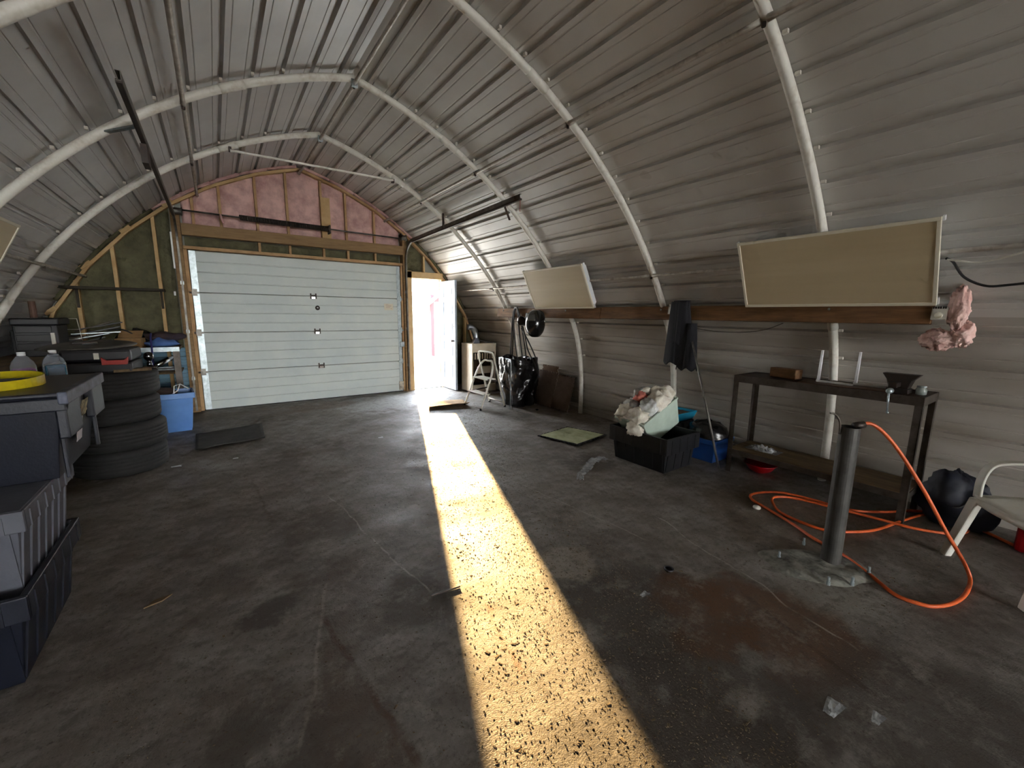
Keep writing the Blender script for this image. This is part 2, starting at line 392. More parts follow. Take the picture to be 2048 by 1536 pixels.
# ------------------------------------------------------------------ tubular arch ribs
RIBS = [(6.25, 'white tubular arch rib nearest the garage door'), (4.62, 'white tubular arch rib, second from the garage door'),
        (3.0, 'white tubular arch rib passing behind the hanging dark jacket'), (1.37, 'white tubular arch rib passing behind the large light box and workbench'),
        ]
clip_mesh = None
for y, lab in RIBS:
    t = thing('arch_rib', lab, 'rib', (CX, y, 0), 0, 'tubular arch ribs')
    for side in (1, -1):
        pts = [(arch(ARC * i / 60, .058, side)) for i in range(61)]
        pts[0] = (CX, pts[0][1])
        MB().tube([(x, y, z) for x, z in pts], .034, 12).build('tube', M_TUBE, t, smooth=True, world=True)
        # splice sleeves with a bolt
        for s_ in (1.02, ARC - 1.7):
            sl_ = [arch(s_ + .07 * i, .058, side) for i in range(4)]
            MB().tube([(x, y, z) for x, z in sl_], .0385, 12).build('splice_sleeve', M_TUBE, t, smooth=True, world=True)
        for j in range(2, 18):
            x, z = arch((j + .5) * PITCH, .012, side)
            if z < .3: continue
            if clip_mesh is None:
                c_ = MB().obox((0, 0, 0), (.022, .03, .022)).build('sheet_clip', M_TUBE, t); clip_mesh = c_
                c_.location = full_matrix(t).inverted() @ Vector((x, y - .04, z))
            else: copy_part(clip_mesh, t, full_matrix(t).inverted() @ Vector((x, y - .04, z)))
    x, z = arch(0, .1, 1)
    MB().obox((CX, y - .02, 3.745), (.06, .03, .07)).build('ridge_bracket', M_GALV, t, bev=.004, world=True)

def purlin(s_, side, label, off=.095):
    t = thing('purlin', label, 'purlin', (*[arch(s_, off, side)[i] for i in (0,)], 0, arch(s_, off, side)[1]), 0, 'lengthwise purlin tubes')
    x, z = arch(s_, off, side)
    if s_ == 0: x = CX; z = 3.857 - .115
    ys = [7.95, 6.25, 4.62, 3.0, 1.37, -.26, -1.9, -4.5, -9, -13.9]
    for a, b in zip(ys, ys[1:]):
        a2, b2 = a - .02, b + .02
        MB().tube([(x, a2, z), (x, a2 - .1, z), (x, b2 + .1, z), (x, b2, z)], [.021, .017, .017, .021], 10).build('tube', M_PURLIN, t, smooth=True, world=True)
    for y in ys[1:5]:
        MB().lathe([(.0, -.012), (.012, -.012), (.012, .012), (0, .012)], (x, y, z - .024), 6).build('bolt', M_DARKST, t, world=True)
    return t
S_UP = s_at_z(3.27); S_LOW = s_at_z(2.03)
purlin(0, 1, 'galvanised purlin tube running along the roof ridge')
purlin(S_UP, 1, 'galvanised purlin tube high on the right side of the roof')
purlin(S_LOW, 1, 'galvanised purlin tube at the height of the light boxes on the right')
purlin(S_UP, -1, 'galvanised purlin tube high on the left side of the roof')
purlin(S_LOW, -1, 'galvanised purlin tube low on the left wall above the clutter')

t = thing('tie_bar', 'thin white tie bar spanning the rib above the garage door', 'bar', (1.28, 6.18, 3.38))
MB().tube([(.31, 6.18, 3.37), (.36, 6.18, 3.375), (2.2, 6.18, 3.395), (2.25, 6.18, 3.4)], [.02, .014, .014, .02], 8).build('tube', M_TUBE, t, smooth=True, world=True)
for x in (.31, 2.25): MB().obox((x, 6.2, 3.39), (.03, .05, .05)).build('end_plate', M_DARKST, t, world=True)

# ------------------------------------------------------------------ end wall with the doors
wall_front = structure('wall_front', 'timber framed end wall with insulation batts around the garage door')
GX0, GX1, GZ = -.26, 2.96, 2.41          # garage door opening
MX0, MX1, MZ = 3.17, 3.80, 2.19          # small door opening
YW = 7.90                                # room face of the studs
m = MB(); xs = sorted(set([CX - 3.46 + 6.92 * i / 100 for i in range(101)] + [MX0, MX1]))
for a, b in zip(xs, xs[1:]):
    c = (a + b) / 2; z0 = MZ if MX0 <= c <= MX1 else -.03
    za, zb = (max(arch_z(CX + (v - CX) * .965) + .1, z0) for v in (a, b))
    if max(za, zb) - z0 < .002: continue
    m.add([(a, 8.0, z0), (b, 8.0, z0), (b, 8.0, zb), (a, 8.0, za), (a, 8.02, z0), (b, 8.02, z0), (b, 8.02, zb), (a, 8.02, za)],
          [(0, 1, 2, 3), (5, 4, 7, 6), (0, 4, 5, 1), (3, 2, 6, 7), (0, 3, 7, 4), (1, 5, 6, 2)])
m.build('sheathing', mat('outer_sheathing', '#8d8f86', .6), wall_front)  # extended behind the garage door and past the arch to stop light leaks

def wbox(name, x0, x1, y0, y1, z0, z1, material=M_WOOD, bev=.003, parent=wall_front):
    return MB().box(x0, x1, y0, y1, z0, z1).build(name, material, parent, bev=bev)
def stud(x, z0, z1=None, material=M_WOOD, w=.04, y0=YW, top_gap=.06):
    z1 = z1 if z1 is not None else min(arch_z(x - w / 2), arch_z(x + w / 2)) - top_gap
    wbox('stud', x - w / 2, x + w / 2, y0, 7.99, z0, z1, material)
HB0, HB1 = 2.60, 2.76
for x in (-.137, .198, .672, 1.104, 1.622, 2.012, 2.499): stud(x, HB1, None, M_WOOD, .036, YW + .012)
for x in (.672, 1.104, 1.622, 2.02, 2.499): stud(x, GZ + .05, HB0, M_WOOD, .036, YW)
for x, z1 in ((-.60, None), (-1.06, None), (-1.46, None)): stud(x, 0, z1, M_WOODY, .042, YW - .01)
stud(-1.80, 0, None, M_WOODY, .04); stud(3.44, 2.33, None, M_WOODY, .036); stud(4.02, 0, None, M_WOODY, .04); stud(4.35, 0, None, M_WOODY, .04)
wbox('jamb_post', -.40, -.295, 7.82, 7.99, 0, 2.93, M_BEAM)
wbox('jamb_post', 2.985, 3.06, 7.83, 7.99, 0, 2.95, M_BEAM)
wbox('jamb_board', -.295, GX0 + .01, 7.885, 7.99, 0, GZ, M_WOOD)
wbox('jamb_board', GX1 - .01, 2.985, 7.885, 7.99, 0, GZ, M_WOOD)
wbox('header_beam', -.29, 2.98, 7.80, 7.90, HB0, HB1, M_BEAM, .004)
wbox('lintel_board', -.29, 2.98, 7.84, 7.97, GZ, GZ + .045, M_WOOD)
wbox('jamb_board', 3.075, 3.165, 7.86, 7.99, 0, 2.33, M_WOODY)
wbox('header_board', 3.06, 3.82, 7.86, 7.99, 2.2, 2.32, M_WOODY)
wbox('jamb_board', 3.805, 3.86, 7.9, 7.99, 0, 2.2, M_WOODY)
wbox('mounting_board', 1.60, 1.745, 7.855, 7.90, 2.70, 3.42, M_WOODY)
wbox('sill', 3.165, 3.8, 7.93, 8.06, -.005, .015, M_GALV)
# boards that follow the arch
for side in (1, -1):
    s0 = 0.02
    while s0 < ARC - .5:
        s1 = min(s0 + .62 + .12 * random.random(), ARC - .3)
        (xa, za), (xb, zb) = arch(s0, .055, side), arch(s1, .055, side)
        MB().bar((xa, YW - .012 + .03, za), (xb, YW - .012 + .03, zb), .09, .04, up=(CX - xa, 0, -1)).build('arch_board', M_WOODY if side < 0 else M_WOOD, wall_front, bev=.003)
        if side < 0 and s0 > 1.2:
            x, z = arch(s1, .02, side); MB().bar((x - .05, YW - .02, z - .06), (x + .06, YW - .02, z + .03), .04, .05).build('scab_block', M_WOODY, wall_front, bev=.003)
        s0 = s1
# insulation batts
def batt(x0, x1, zb, zt, material, puff=.05, y=YW + .05):
    """zt None: up to the arch"""
    nx_, nz_ = max(5, int((x1 - x0) / .035)), max(6, int(((zt or 3.2) - zb) / .045))
    sd = random.random() * 50
    def fn(u, v):
        x = x0 + (x1 - x0) * u; top = zt if zt is not None else max(zb + .02, arch_z(x) - .03)
        z = zb + (top - zb) * v; e = min(1, 5 * min(u, 1 - u)) * min(1, 9 * min(v, 1 - v)); e = e ** .5
        return (x, y + .03 - e * puff - .028 * e * nz(x * 7 + sd, z * 7, 1) - .016 * nz(x * 19, z * 19, sd), z)
    MB().grid(fn, nx_, nz_).build('insulation_batt', material, wall_front, smooth=True)
gx = [-.28, -.155, .18, .654, 1.086, 1.604, 1.994, 2.481, 2.98]
gs = [-.137, .198, .672, 1.104, 1.622, 2.012, 2.499]
edges = [-.29] + gs + [2.98]
for a, b in zip(edges, edges[1:]):
    batt(a + .018, b - .018, HB1 + .0, None, M_PINK)
edges = [-.29, .672, 1.104, 1.622, 2.02, 2.499, 2.98]
for a, b in zip(edges, edges[1:]): batt(a + .018, b - .018, GZ + .045, HB0, M_WOOL, .03)
edges = [-1.98, -1.80, -1.46, -1.06, -.60, -.40]
for a, b in zip(edges, edges[1:]): batt(a + .02, b - .02, .98, None, M_WOOL, .035)
batt(3.07, 3.42, 2.33, None, M_WOOL, .03)
for a, b in ((3.87, 4.0), (4.04, 4.33), (4.37, 4.6)): batt(a, b, .02, None, M_WOOL, .03)
for side in (1, -1):
    for j in range(9):
        s0 = .05 + j * .42
        pts = [arch(s0 + .42 * i / 8, .012, side) for i in range(9)]
        MB().tube([(x, 7.885 + .01 * nz(x * 5, z * 5, 1), z) for x, z in pts], [.028 + .018 * nz(x * 9, z * 9, 4) for x, z in pts], 7).build('insulation_wisp', M_PINK if j < 5 else M_WOOL, wall_front, smooth=True)
# light blue siding left bare under the rear bench
m = MB()
for k in range(15):
    z = .02 + k * .064
    m.prism([(z, 7.985), (z + .052, 7.972), (z + .062, 7.985)], -1.95, -.40, lambda a, b, dd: (dd, b, a))
m.build('bare_siding', mat('light_blue_siding', '#8fb6cf', .4, .1, col2='#7ea6c0', scale=3), wall_front)

# garage door
door_1 = structure('door_1', 'weathered white sectional overhead garage door, closed')
SECZ = [0.0, .605, 1.205, 1.80, 2.405]
for k in range(4):
    z0, z1 = SECZ[k] + .002, SECZ[k + 1] - .003
    h = z1 - z0; pr = [(z0, 7.93)]; pr += [(z0 + .002, 7.905)]
    for j in range(1, 4):
        z = z0 + h * j / 4
        pr += [(z - .014, 7.905), (z - .005, 7.914), (z + .005, 7.914), (z + .008, 7.905)]
    pr += [(z1 - .012, 7.905), (z1 - .002, 7.912), (z1, 7.93)]
    sec = MB().prism(pr, GX0 + .02, GX1 - .02, lambda a, b, dd: (dd, b, a)).build('door_section', M_DOORW, door_1)
    # steel end stiles, hinges
    for x0, x1 in ((GX0 + .02, GX0 + .10), (GX1 - .085, GX1 - .02)):
        st = MB().box(x0, x1, 7.899, 7.9055, z0 + .004, z1 - .004)
        for j in range(6): st.lathe([(.006, 0), (.006, .004), (0, .005)], ((x0 + x1) / 2 + .018 * (-1) ** j, 7.899, z0 + h * (j + .5) / 6), 6, rot(90))
        st.build('end_stile', M_GALV, sec)
    if k < 3:
        for x0, x1 in ((GX0 - .02, GX0 + .10), (GX1 - .1, GX1 + .02)):
            MB().box(x0, x1, 7.885, 7.899, z1 - .018, z1 + .012).box(x0 + .025, x1 - .025, 7.888, 7.899, z1 - .05, z1 + .05).build('edge_hinge', M_TRACK if x0 < 1 else M_GALV, sec)
        xm = 1.405 + .03 * (2 - k)
        hg = MB().box(xm - .05, xm - .03, 7.893, 7.905, z1 - .045, z1 + .045).box(xm + .03, xm + .05, 7.893, 7.905, z1 - .045, z1 + .045).box(xm - .05, xm + .05, 7.89, 7.9, z1 - .01, z1 + .02)
        hg.build('centre_hinge', M_DARKST, sec); MB().box(xm - .03, xm + .03, 7.896, 7.905, z1 - .045, z1 - .012).build('hinge_leaf', M_CHROME, sec)
    if k == 2:
        MB().lathe([(.0, -.012), (.022, -.012), (.036, -.008), (.04, .004), (0, .004)], (1.46, 7.905, 1.60), 18, rot(-90)).build('lock_ring', M_DARKST, sec, smooth=True)
        MB().lathe([(.0, -.018), (.018, -.016), (.02, -.008), (0, -.008)], (1.46, 7.905, 1.60), 14, rot(-90)).build('lock_cylinder', M_CHROME, sec, smooth=True)
        MB().box(2.62, 2.79, 7.902, 7.905, 1.58, 1.70).build('sticker', mat('aged_paper', '#d8d2bf', .8), sec)
        m = MB()
        for j, (a, b) in enumerate([(2.65, 2.70), (2.65, 2.76), (2.66, 2.75), (2.65, 2.73), (2.74, 2.77)]): m.box(a, b, 7.9015, 7.902, 1.683 - j * .019, 1.688 - j * .019)
        m.build('sticker_print', mat('faded_red_print', '#a8837a', .8), sec)
    if k == 0:
        MB().box(GX1 - .10, GX1 + .01, 7.888, 7.90, .03, .2).build('bottom_bracket', mat('dirty_plate', '#c9c2b0', .6, .2, col2='#2a2622', scale=16, mix=.6), sec)
        MB().box(GX0 + .02, GX1 - .02, 7.898, 7.935, -.004, .012).build('bottom_seal', M_RUBBER, sec)
    if k == 1:
        MB().box(GX1 - .06, GX1 + .04, 7.875, 7.9, .88, .98).build('slide_bolt', M_GALV, sec, bev=.006)

# tracks, torsion shaft
for x, lab, yend in ((-.345, 'steel garage door track on the left, running under the roof', 3.55), (3.03, 'steel garage door track on the right, running under the roof', 4.15)):
    t = thing('door_track', lab, 'track', (x, 7.8, 0), 0, 'garage door tracks')
    sgn = 1 if x < 1 else -1
    def channel(path):
        m = MB(); n = len(path); vs = []; prof = [(-.027, .012), (-.027, -.012), (.027, -.012), (.027, .012)]
        for i, (y, z) in enumerate(path):
            p0, p1 = path[max(i - 1, 0)], path[min(i + 1, n - 1)]; ty, tz = p1[0] - p0[0], p1[1] - p0[1]; l = math.hypot(ty, tz)
            ny_, nz_ = -tz / l, ty / l
            for a, b in prof: vs.append((x - sgn * b, y + ny_ * a, z + nz_ * a))
        m.add(vs, [(i * 4 + j, i * 4 + j + 1, (i + 1) * 4 + j + 1, (i + 1) * 4 + j) for i in range(n - 1) for j in range(3)])
        return m
    path = [(7.80, .03), (7.80, 1.2), (7.80, 2.42)] + [(7.80 - .38 * (1 - math.cos(a)), 2.45 + .38 * math.sin(a)) for a in [i * PI / 20 for i in range(1, 11)]]
    channel(path).build('vertical_track', M_TRACK, t, smooth=False, solid=.004, world=True)
    zt = 2.83
    channel([(7.42, zt), (5.5, zt + .03), (yend, zt + .05)]).build('horizontal_track', M_TRACK, t, solid=.004, world=True)
    MB().bar((x, 7.45, zt - .03), (x, yend, zt + .02), .03, .02).build('stiffening_angle', M_DARKST, t, world=True)
    for z in (.5, 1.2, 1.9): MB().box(x - .02, x + .02, 7.80, 7.83, z, z + .05).build('bracket', M_GALV, t, world=True)
    if x < 1:
        xr, zr = arch(s_at_z(2.93), .06, -1)
        MB().bar((xr, 4.6, zr - .02), (x, 4.35, zt + .04), .035, .012).build('hanger', M_GALV, t, world=True)
        MB().box(x - .02, x + .02, 4.55, 4.75, zt - .16, zt - .02).build('hanger_plate', M_DARKST, t, world=True)
        MB().box(-.42, -.40, 7.78, 7.82, 2.12, 2.62).build('perforated_strap', M_WHITE, t, world=True)
    else:
        MB().box(x - .015, x + .015, 6.18, 6.2, zt, 3.06).build('hanger', M_DARKST, t, world=True)
        MB().bar((x, 4.5, zt + .03), (3.2, 4.62, 2.72), .025, .01).build('hanger', M_DARKST, t, world=True)
        MB().tube([(x, yend + .01, zt + .04), (x + .01, yend + .03, 2.72)], .004, 6).build('cable_end', mat('red_wire', '#a5402c', .5), t, world=True)

t = thing('torsion_shaft', 'steel torsion shaft with black spring above the garage door', 'door spring', (1.34, 7.73, 2.9))
MB().tube([(-.37, 7.73, 2.925), (3.04, 7.73, 2.88)], .0125, 10).build('shaft', M_TRACK, t, smooth=True, world=True)
coil = []
for i in range(60 * 8 + 1):
    a = i / 8 * 2 * PI; u = i / 480; coil.append((.43 + 1.25 * u, 7.73 + .032 * math.cos(a), 2.9145 - .0165 * u + .032 * math.sin(a)))
MB().tube(coil, .011, 5).build('spring', M_DARKST, t, smooth=True, world=True)
MB().tube([(.43, 7.73, 2.9145), (1.68, 7.73, 2.898)], .028, 10).build('spring_core', M_BLACK, t, smooth=True, world=True)
MB().box(1.685, 1.705, 7.70, 7.86, 2.83, 2.96).build('centre_bracket', M_DARKST, t, world=True)
for x in (-.30, 2.97):
    MB().lathe([(.02, -.05), (.05, -.045), (.045, -.03), (.045, .03), (.06, .045), (.02, .05)], (x, 7.73, 2.9), 16, rot(0, 90)).build('cable_drum', M_TRACK, t, smooth=True, world=True)
    MB().box(x - .045, x - .035, 7.70, 7.84, 2.85, 2.97).build('end_bracket', M_TRACK, t, world=True)
MB().tube(smooth_path([(.19, 7.72, 2.925), (.20, 7.70, 2.86), (.22, 7.70, 2.80)]), .015, 6).build('rag_tie', mat('pink_rag', '#c79a98', .9), t, smooth=True, world=True)

# small door, open inwards
door_2 = structure('door_2', 'white panelled door standing open into the workshop')
LX, LY0, LY1 = 3.815, 7.32, 7.92
M_LEAF = mat('pale_blue_grey_door_paint', '#a9b5c2', .45, 0, col2='#9daab8', scale=4)
MB().box(LX, LX + .032, LY0, LY1, .02, 2.165).build('door_leaf', M_LEAF, door_2, bev=.003)
stile = .10; zr = [.02, .24, .60, .68, 1.0, 1.08, 1.40, 1.48, 1.80, 1.88, 2.06, 2.165]
fx = LX - .012
for a, b in ((LY0, LY0 + stile), (LY1 - stile, LY1)): MB().box(fx, LX, a, b, .02, 2.165).build('stile', M_LEAF, door_2, bev=.002)
for a, b in ((.02, .22), (.56, .66), (.98, 1.08), (1.38, 1.48), (1.76, 1.85), (2.06, 2.165)): MB().box(fx, LX, LY0 + stile, LY1 - stile, a, b).build('rail', M_LEAF, door_2, bev=.002)
for a, b in ((.22, .56), (.66, .98), (1.08, 1.38), (1.48, 1.76), (1.85, 2.06)):
    MB().box(LX - .008, LX, LY0 + stile + .035, LY1 - stile - .035, a + .035, b - .035).build('panel', M_LEAF, door_2, bev=.004)
kn = MB().lathe([(.0, -.055), (.018, -.052), (.026, -.04), (.02, -.026), (.009, -.022), (.009, -.006), (.026, -.004), (.026, 0)], (fx, 7.385, 1.0), 14, rot(0, 90))
kn.build('door_knob', M_DARKST, door_2, smooth=True)
MB().lathe([(.0, .055), (.018, .052), (.026, .04), (.02, .026), (.009, .022), (.009, 0)], (LX + .032, 7.385, 1.0), 14, rot(0, 90)).build('door_knob', M_TRACK, door_2, smooth=True)
MB().lathe([(.0, -.008), (.014, -.008), (.016, 0)], (fx, 7.385, 1.28), 10, rot(0, 90)).build('bolt_rose', M_TRACK, door_2)
for z in (.3, 1.1, 1.9): MB().tube([(LX - .004, LY1 + .006, z - .045), (LX - .004, LY1 + .006, z + .045)], .008, 8).build('hinge', M_GALV, door_2)

# outdoors seen through the door
M_REDW = mat('red_siding', '#8a0c14', .7)
t = thing('red_shed', 'red open shed with a white roof edge seen through the open door', 'shed', (7.6, 15, 0))
MB().box(6.32, 6.44, 14.0, 14.12, 0, 2.2).build('post', M_REDW, t, world=True, bev=.005)
MB().prism([(6.35, 1.95), (8.4, 3.6), (10.4, 1.95)], 14.05, 14.2, lambda a, b, dd: (a, dd, b)).build('gable', M_REDW, t, world=True)
MB().bar((6.0, 15, 1.72), (8.42, 15, 3.72), 2.4, .07).build('roof_slope', M_WHITE, t, world=True)
MB().bar((8.38, 15, 3.72), (10.8, 15, 1.72), 2.4, .07).build('roof_slope', M_WHITE, t, world=True)
MB().box(6.6, 10.3, 15.6, 15.7, 0, 2.4).build('wall', mat('pale_siding', '#d8d6d0', .7), t, world=True)
t = thing('bare_tree', 'bare tree seen through the open door', 'tree', (8.6, 24, 0))
random.seed(3)
def branch(p, dv, l, r, dep, acc):
    q = p + dv * l; acc.append((p, q, r))
    if dep:
        for k in range(3):
            nd = (dv + Vector((random.uniform(-.7, .7), random.uniform(-.5, .5), random.uniform(-.1, .5)))).normalized(); branch(q, nd, l * .68, r * .6, dep - 1, acc)
acc = []; branch(Vector((8.6, 24, -.03)), Vector((0, 0, 1)), 1.5, .09, 4, acc)
M_BARK = mat('grey_bark', '#75695b', .9)
MB().tube([acc[0][0], acc[0][1]], [.12, .08], 8).build('trunk', M_BARK, t, world=True)
m = MB()
for p, q, r in acc[1:]: m.tube([p, q], [r, r * .6], 5, cap=False)
m.build('branches', M_BARK, t, world=True)
t = thing('yellow_shrub', 'yellow autumn shrub seen through the open door', 'shrub', (7.75, 17.2, 0))
m = MB()
for k in range(160):
    c = Vector((7.75, 17.2, .65)) + Vector((random.gauss(0, .18), random.gauss(0, .15), random.gauss(0, .3)))
    c.z = max(c.z, .1); m.obox(c, (.1, .002, .06), rot(random.random() * 180, random.random() * 180, random.random() * 180))
m.build('foliage', mat('yellow_leaf', '#d9a53a', .8), t, world=True)
MB().tube([(7.75, 17.2, -.03), (7.75, 17.2, .7)], .02, 6).build('stem', M_BARK, t, world=True)
t = thing('low_wall', 'low grey kerb at the far side of the yard outside', 'kerb', (7.2, 18.6, -.03))
MB().box(6.2, 9.6, 18.6, 18.8, -.03, .32).build('kerb_block', mat('kerb_concrete', '#8e93a3', .8), t, world=True, bev=.01)
random.seed(11)
# ------------------------------------------------------------------ light boxes
def light_box(y0, y1, side, label):
    """2 x 4 fluorescent troffer hung on the curved wall, tilted with it"""
    ax, az = CX + side * 2.475, 2.155; bx, bz = CX + side * 2.735, 1.612      # front face, top and bottom edges
    t = thing('light_box', label, 'light fixture', ((ax + bx) / 2, (y0 + y1) / 2, bz), 0, 'white fluorescent light boxes')
    e = Vector((bx - ax, 0, bz - az)); h = e.length; e.normalize(); nrm = Vector((side * -e.z, 0, side * e.x)) * 1.0
    if nrm.x * side > 0: nrm = -nrm
    back = -nrm
    def P(v, w, y): q = Vector((ax, 0, az)) + e * v + back * w; return (q.x, y, q.z)
    def pbox(v0, v1, w0, w1, ya, yb):
        m = MB(); m.add([P(v, w, y) for v in (v0, v1) for w in (w0, w1) for y in (ya, yb)],
                        [(0, 1, 3, 2), (4, 6, 7, 5), (0, 4, 5, 1), (2, 3, 7, 6), (0, 2, 6, 4), (1, 5, 7, 3)]); return m
    m = MB()                                                # body: a tray that narrows to the back
    f = [P(.004, .012, y0 + .004), P(h - .004, .012, y0 + .004), P(h - .004, .012, y1 - .004), P(.004, .012, y1 - .004)]
    bk = [P(.05, .105, y0 + .03), P(h - .05, .105, y0 + .03), P(h - .05, .105, y1 - .03), P(.05, .105, y1 - .03)]
    m.add(f + bk, [(0, 1, 5, 4), (1, 2, 6, 5), (2, 3, 7, 6), (3, 0, 4, 7), (4, 5, 6, 7), (0, 3, 2, 1)])
    m.build('housing', M_WHITE, t, world=True)
    fw = .022
    for nm, a in (('frame_rail', (0, fw, y0, y1)), ('frame_rail', (h - fw, h, y0, y1)), ('frame_rail', (fw, h - fw, y0, y0 + fw)), ('frame_rail', (fw, h - fw, y1 - fw, y1))):
        pbox(a[0], a[1], 0, .02, a[2], a[3]).build(nm, M_FRAME, t, bev=.003, world=True)
    pbox(fw, h - fw, .006, .011, y0 + fw, y1 - fw).build('diffuser', M_DIFF, t, world=True)
    for y in (y0, y1):
        s_ = -1 if y == y0 else 1
        pbox(.0, .03, .02, .05, min(y, y + .012 * s_), max(y, y + .012 * s_)).build('end_latch', M_WHITE, t, world=True)
        pbox(h - .05, h, .02, .035, min(y, y + .008 * s_), max(y, y + .008 * s_)).build('end_latch', M_WHITE, t, world=True)
light_box(.70, 1.975, 1, 'large white light box with yellowed cover above the workbench')
light_box(3.90, 5.14, 1, 'white light box with yellowed cover above the welding helmet')
light_box(3.72, 4.93, -1, 'white light box on the left wall, cut off by the picture edge')

# ------------------------------------------------------------------ planks along the right wall
for y0, y1, dz, lab in ((3.94, 6.45, 0, 'rough brown wall plank holding the welding helmet and black cables'), (.74, 3.935, .006, 'rough brown wall plank holding the dark jacket')):
    t = thing('wall_plank', lab, 'plank', (4.25, y0, 1.47 + dz), 0, 'brown planks along the right wall')
    MB().obox((4.235, (y0 + y1) / 2, 1.552 + dz), (.04, y1 - y0, .15), rot(0, 8)).build('board', M_PLANK, t, bev=.006, world=True)
    for y in [q for q in (6.25, 4.62, 3.0, 1.37) if y0 < q < y1]:
        MB().lathe([(.011, 0), (.009, .008), (0, .01)], (4.215, y, 1.59 + dz), 6, rot(0, -90)).build('bolt', M_GALV, t, world=True)

# welding helmet
t = thing('welding_helmet', 'black rounded welding helmet hanging from the plank under the light box', 'helmet', (4.08, 5.16, 1.185), 205)
def shell(u, v):
    th = -1.75 + 3.5 * u; ph = -1.25 + 2.55 * v
    r = 1.0
    return (.165 * math.cos(ph) * math.cos(th) * (1 if abs(th) < 1 else 1) * r, .155 * math.cos(ph) * math.sin(th) * r, .20 + .215 * math.sin(ph))
MB().grid(shell, 24, 18).build('shell', mat('glossy_black', '#0d0d0e', .18, spec=.6), t, smooth=True, solid=.006)
def visor(u, v):
    th = -.5 + 1.0 * u; ph = .22 + .52 * v
    return (.172 * math.cos(ph) * math.cos(th), .160 * math.cos(ph) * math.sin(th), .20 + .218 * math.sin(ph))
MB().grid(visor, 8, 6).build('visor', mat('grey_visor', '#4c4c49', .25), t, smooth=True, solid=.008)
for s_ in (-1, 1): MB().lathe([(.0, .014), (.022, .012), (.024, 0)], (-.01, .152 * s_, .24), 12, rot(-90 * s_)).build('pivot_knob', M_CHROME, t, smooth=True)
MB().tube(smooth_path([(-.03, -.14, .28), (-.1, -.08, .36), (-.12, 0, .40), (-.1, .08, .36), (-.03, .14, .28)]), .012, 8).build('headband', M_BLACK, t, smooth=True)
# clamp lamp beside it
t = thing('clamp_lamp', 'small dark clamp lamp with silvery rim left of the welding helmet', 'lamp', (4.17, 5.5, 1.28))
MB().lathe([(.0, .11), (.03, .10), (.045, .06), (.08, 0), (.085, 0), (.05, .065), (.035, .112), (0, .12)], (4.12, 5.56, 1.42), 18, rot(0, -110, 20)).build('shade', M_DARKST, t, smooth=True, world=True)
MB().lathe([(.078, -.004), (.088, -.004), (.088, .006), (.078, .006), (.078, -.004)], (4.12, 5.56, 1.42), 18, rot(0, -110, 20), cap=False).build('rim', M_CHROME, t, smooth=True, world=True)
MB().obox((4.18, 5.5, 1.50), (.04, .06, .10), rot(0, 8)).build('clamp', M_BLACK, t, bev=.006, world=True)
MB().lathe([(.0, -.02), (.02, -.015), (.026, 0), (.02, .015), (0, .02)], (4.17, 5.33, 1.585), 12).build('switch_cap', M_WHITEP, t, smooth=True, world=True)

# black cables on the plank
t = thing('cable_loop', 'black cables looped over the plank beside the clamp lamp', 'cable', (4.15, 5.8, .5))
for k, pts in enumerate([
        [(4.2, 6.02, .70), (4.2, 5.98, 1.1), (4.19, 5.93, 1.45), (4.18, 5.86, 1.62), (4.18, 5.78, 1.6), (4.18, 5.74, 1.4), (4.2, 5.72, 1.1), (4.2, 5.62, .72)],
        [(4.22, 5.99, .72), (4.22, 5.95, 1.1), (4.19, 5.92, 1.5), (4.17, 5.83, 1.635), (4.17, 5.75, 1.58), (4.19, 5.66, 1.3), (4.22, 5.6, .95), (4.2, 5.52, .70)],
        [(4.25, 5.82, .66), (4.22, 5.88, 1.0), (4.19, 5.9, 1.4), (4.17, 5.80, 1.64), (4.17, 5.70, 1.52), (4.19, 5.58, 1.2), (4.2, 5.50, .95), (4.2, 5.30, .72), (4.22, 5.2, .52)],
        [(4.18, 5.66, 1.30), (4.2, 5.5, 1.1), (4.2, 5.30, .85), (4.2, 5.20, .62), (4.22, 5.27, .48), (4.3, 5.42, .38)]]):
    MB().tube(smooth_path(pts, 8), .0115, 8).build('cable', M_BLACK, t, smooth=True, world=True)
MB().obox((4.19, 5.84, 1.63), (.05, .03, .03)).build('hook', M_DARKST, t, world=True)

# hanging jacket
t = thing('work_jacket', 'dark navy work jacket hanging from the plank', 'jacket', (4.14, 2.69, .95))
def cloth(z0, z1, ya0, ya1, yb0, yb1, depth, sd, nu=36, nv=22):
    """flattened tube of cloth from z1 (y span a) to z0 (y span b)"""
    def fn(u, v):
        th = 2 * PI * u; z = z1 + (z0 - z1) * v
        yc = (ya0 + ya1) / 2 * (1 - v) + (yb0 + yb1) / 2 * v; hw = (ya1 - ya0) / 2 * (1 - v) + (yb1 - yb0) / 2 * v
        fold = 1 + .13 * v * math.sin(5 * th + sd) + .07 * v * math.sin(11 * th + 2 * sd)
        x = 4.13 + .05 * v - (.03 + depth * (.4 + .6 * v)) * math.cos(th) * fold
        return (x, yc + hw * math.sin(th) * (1 + .05 * math.sin(7 * th + sd)), z + .02 * v * math.sin(6 * th + sd))
    return MB().grid(fn, nu, nv)
cloth(1.0, 1.68, 2.60, 2.80, 2.52, 2.88, .055, 0).build('body', M_CLOTH, t, smooth=True, solid=.006, world=True)
cloth(1.22, 1.69, 2.60, 2.77, 2.60, 2.80, .07, 2, 28, 16).build('sleeve', M_CLOTH, t, smooth=True, solid=.006, world=True)
cloth(.955, 1.45, 2.50, 2.60, 2.49, 2.72, .05, 4, 28, 16).build('sleeve', M_CLOTH, t, smooth=True, solid=.006, world=True)
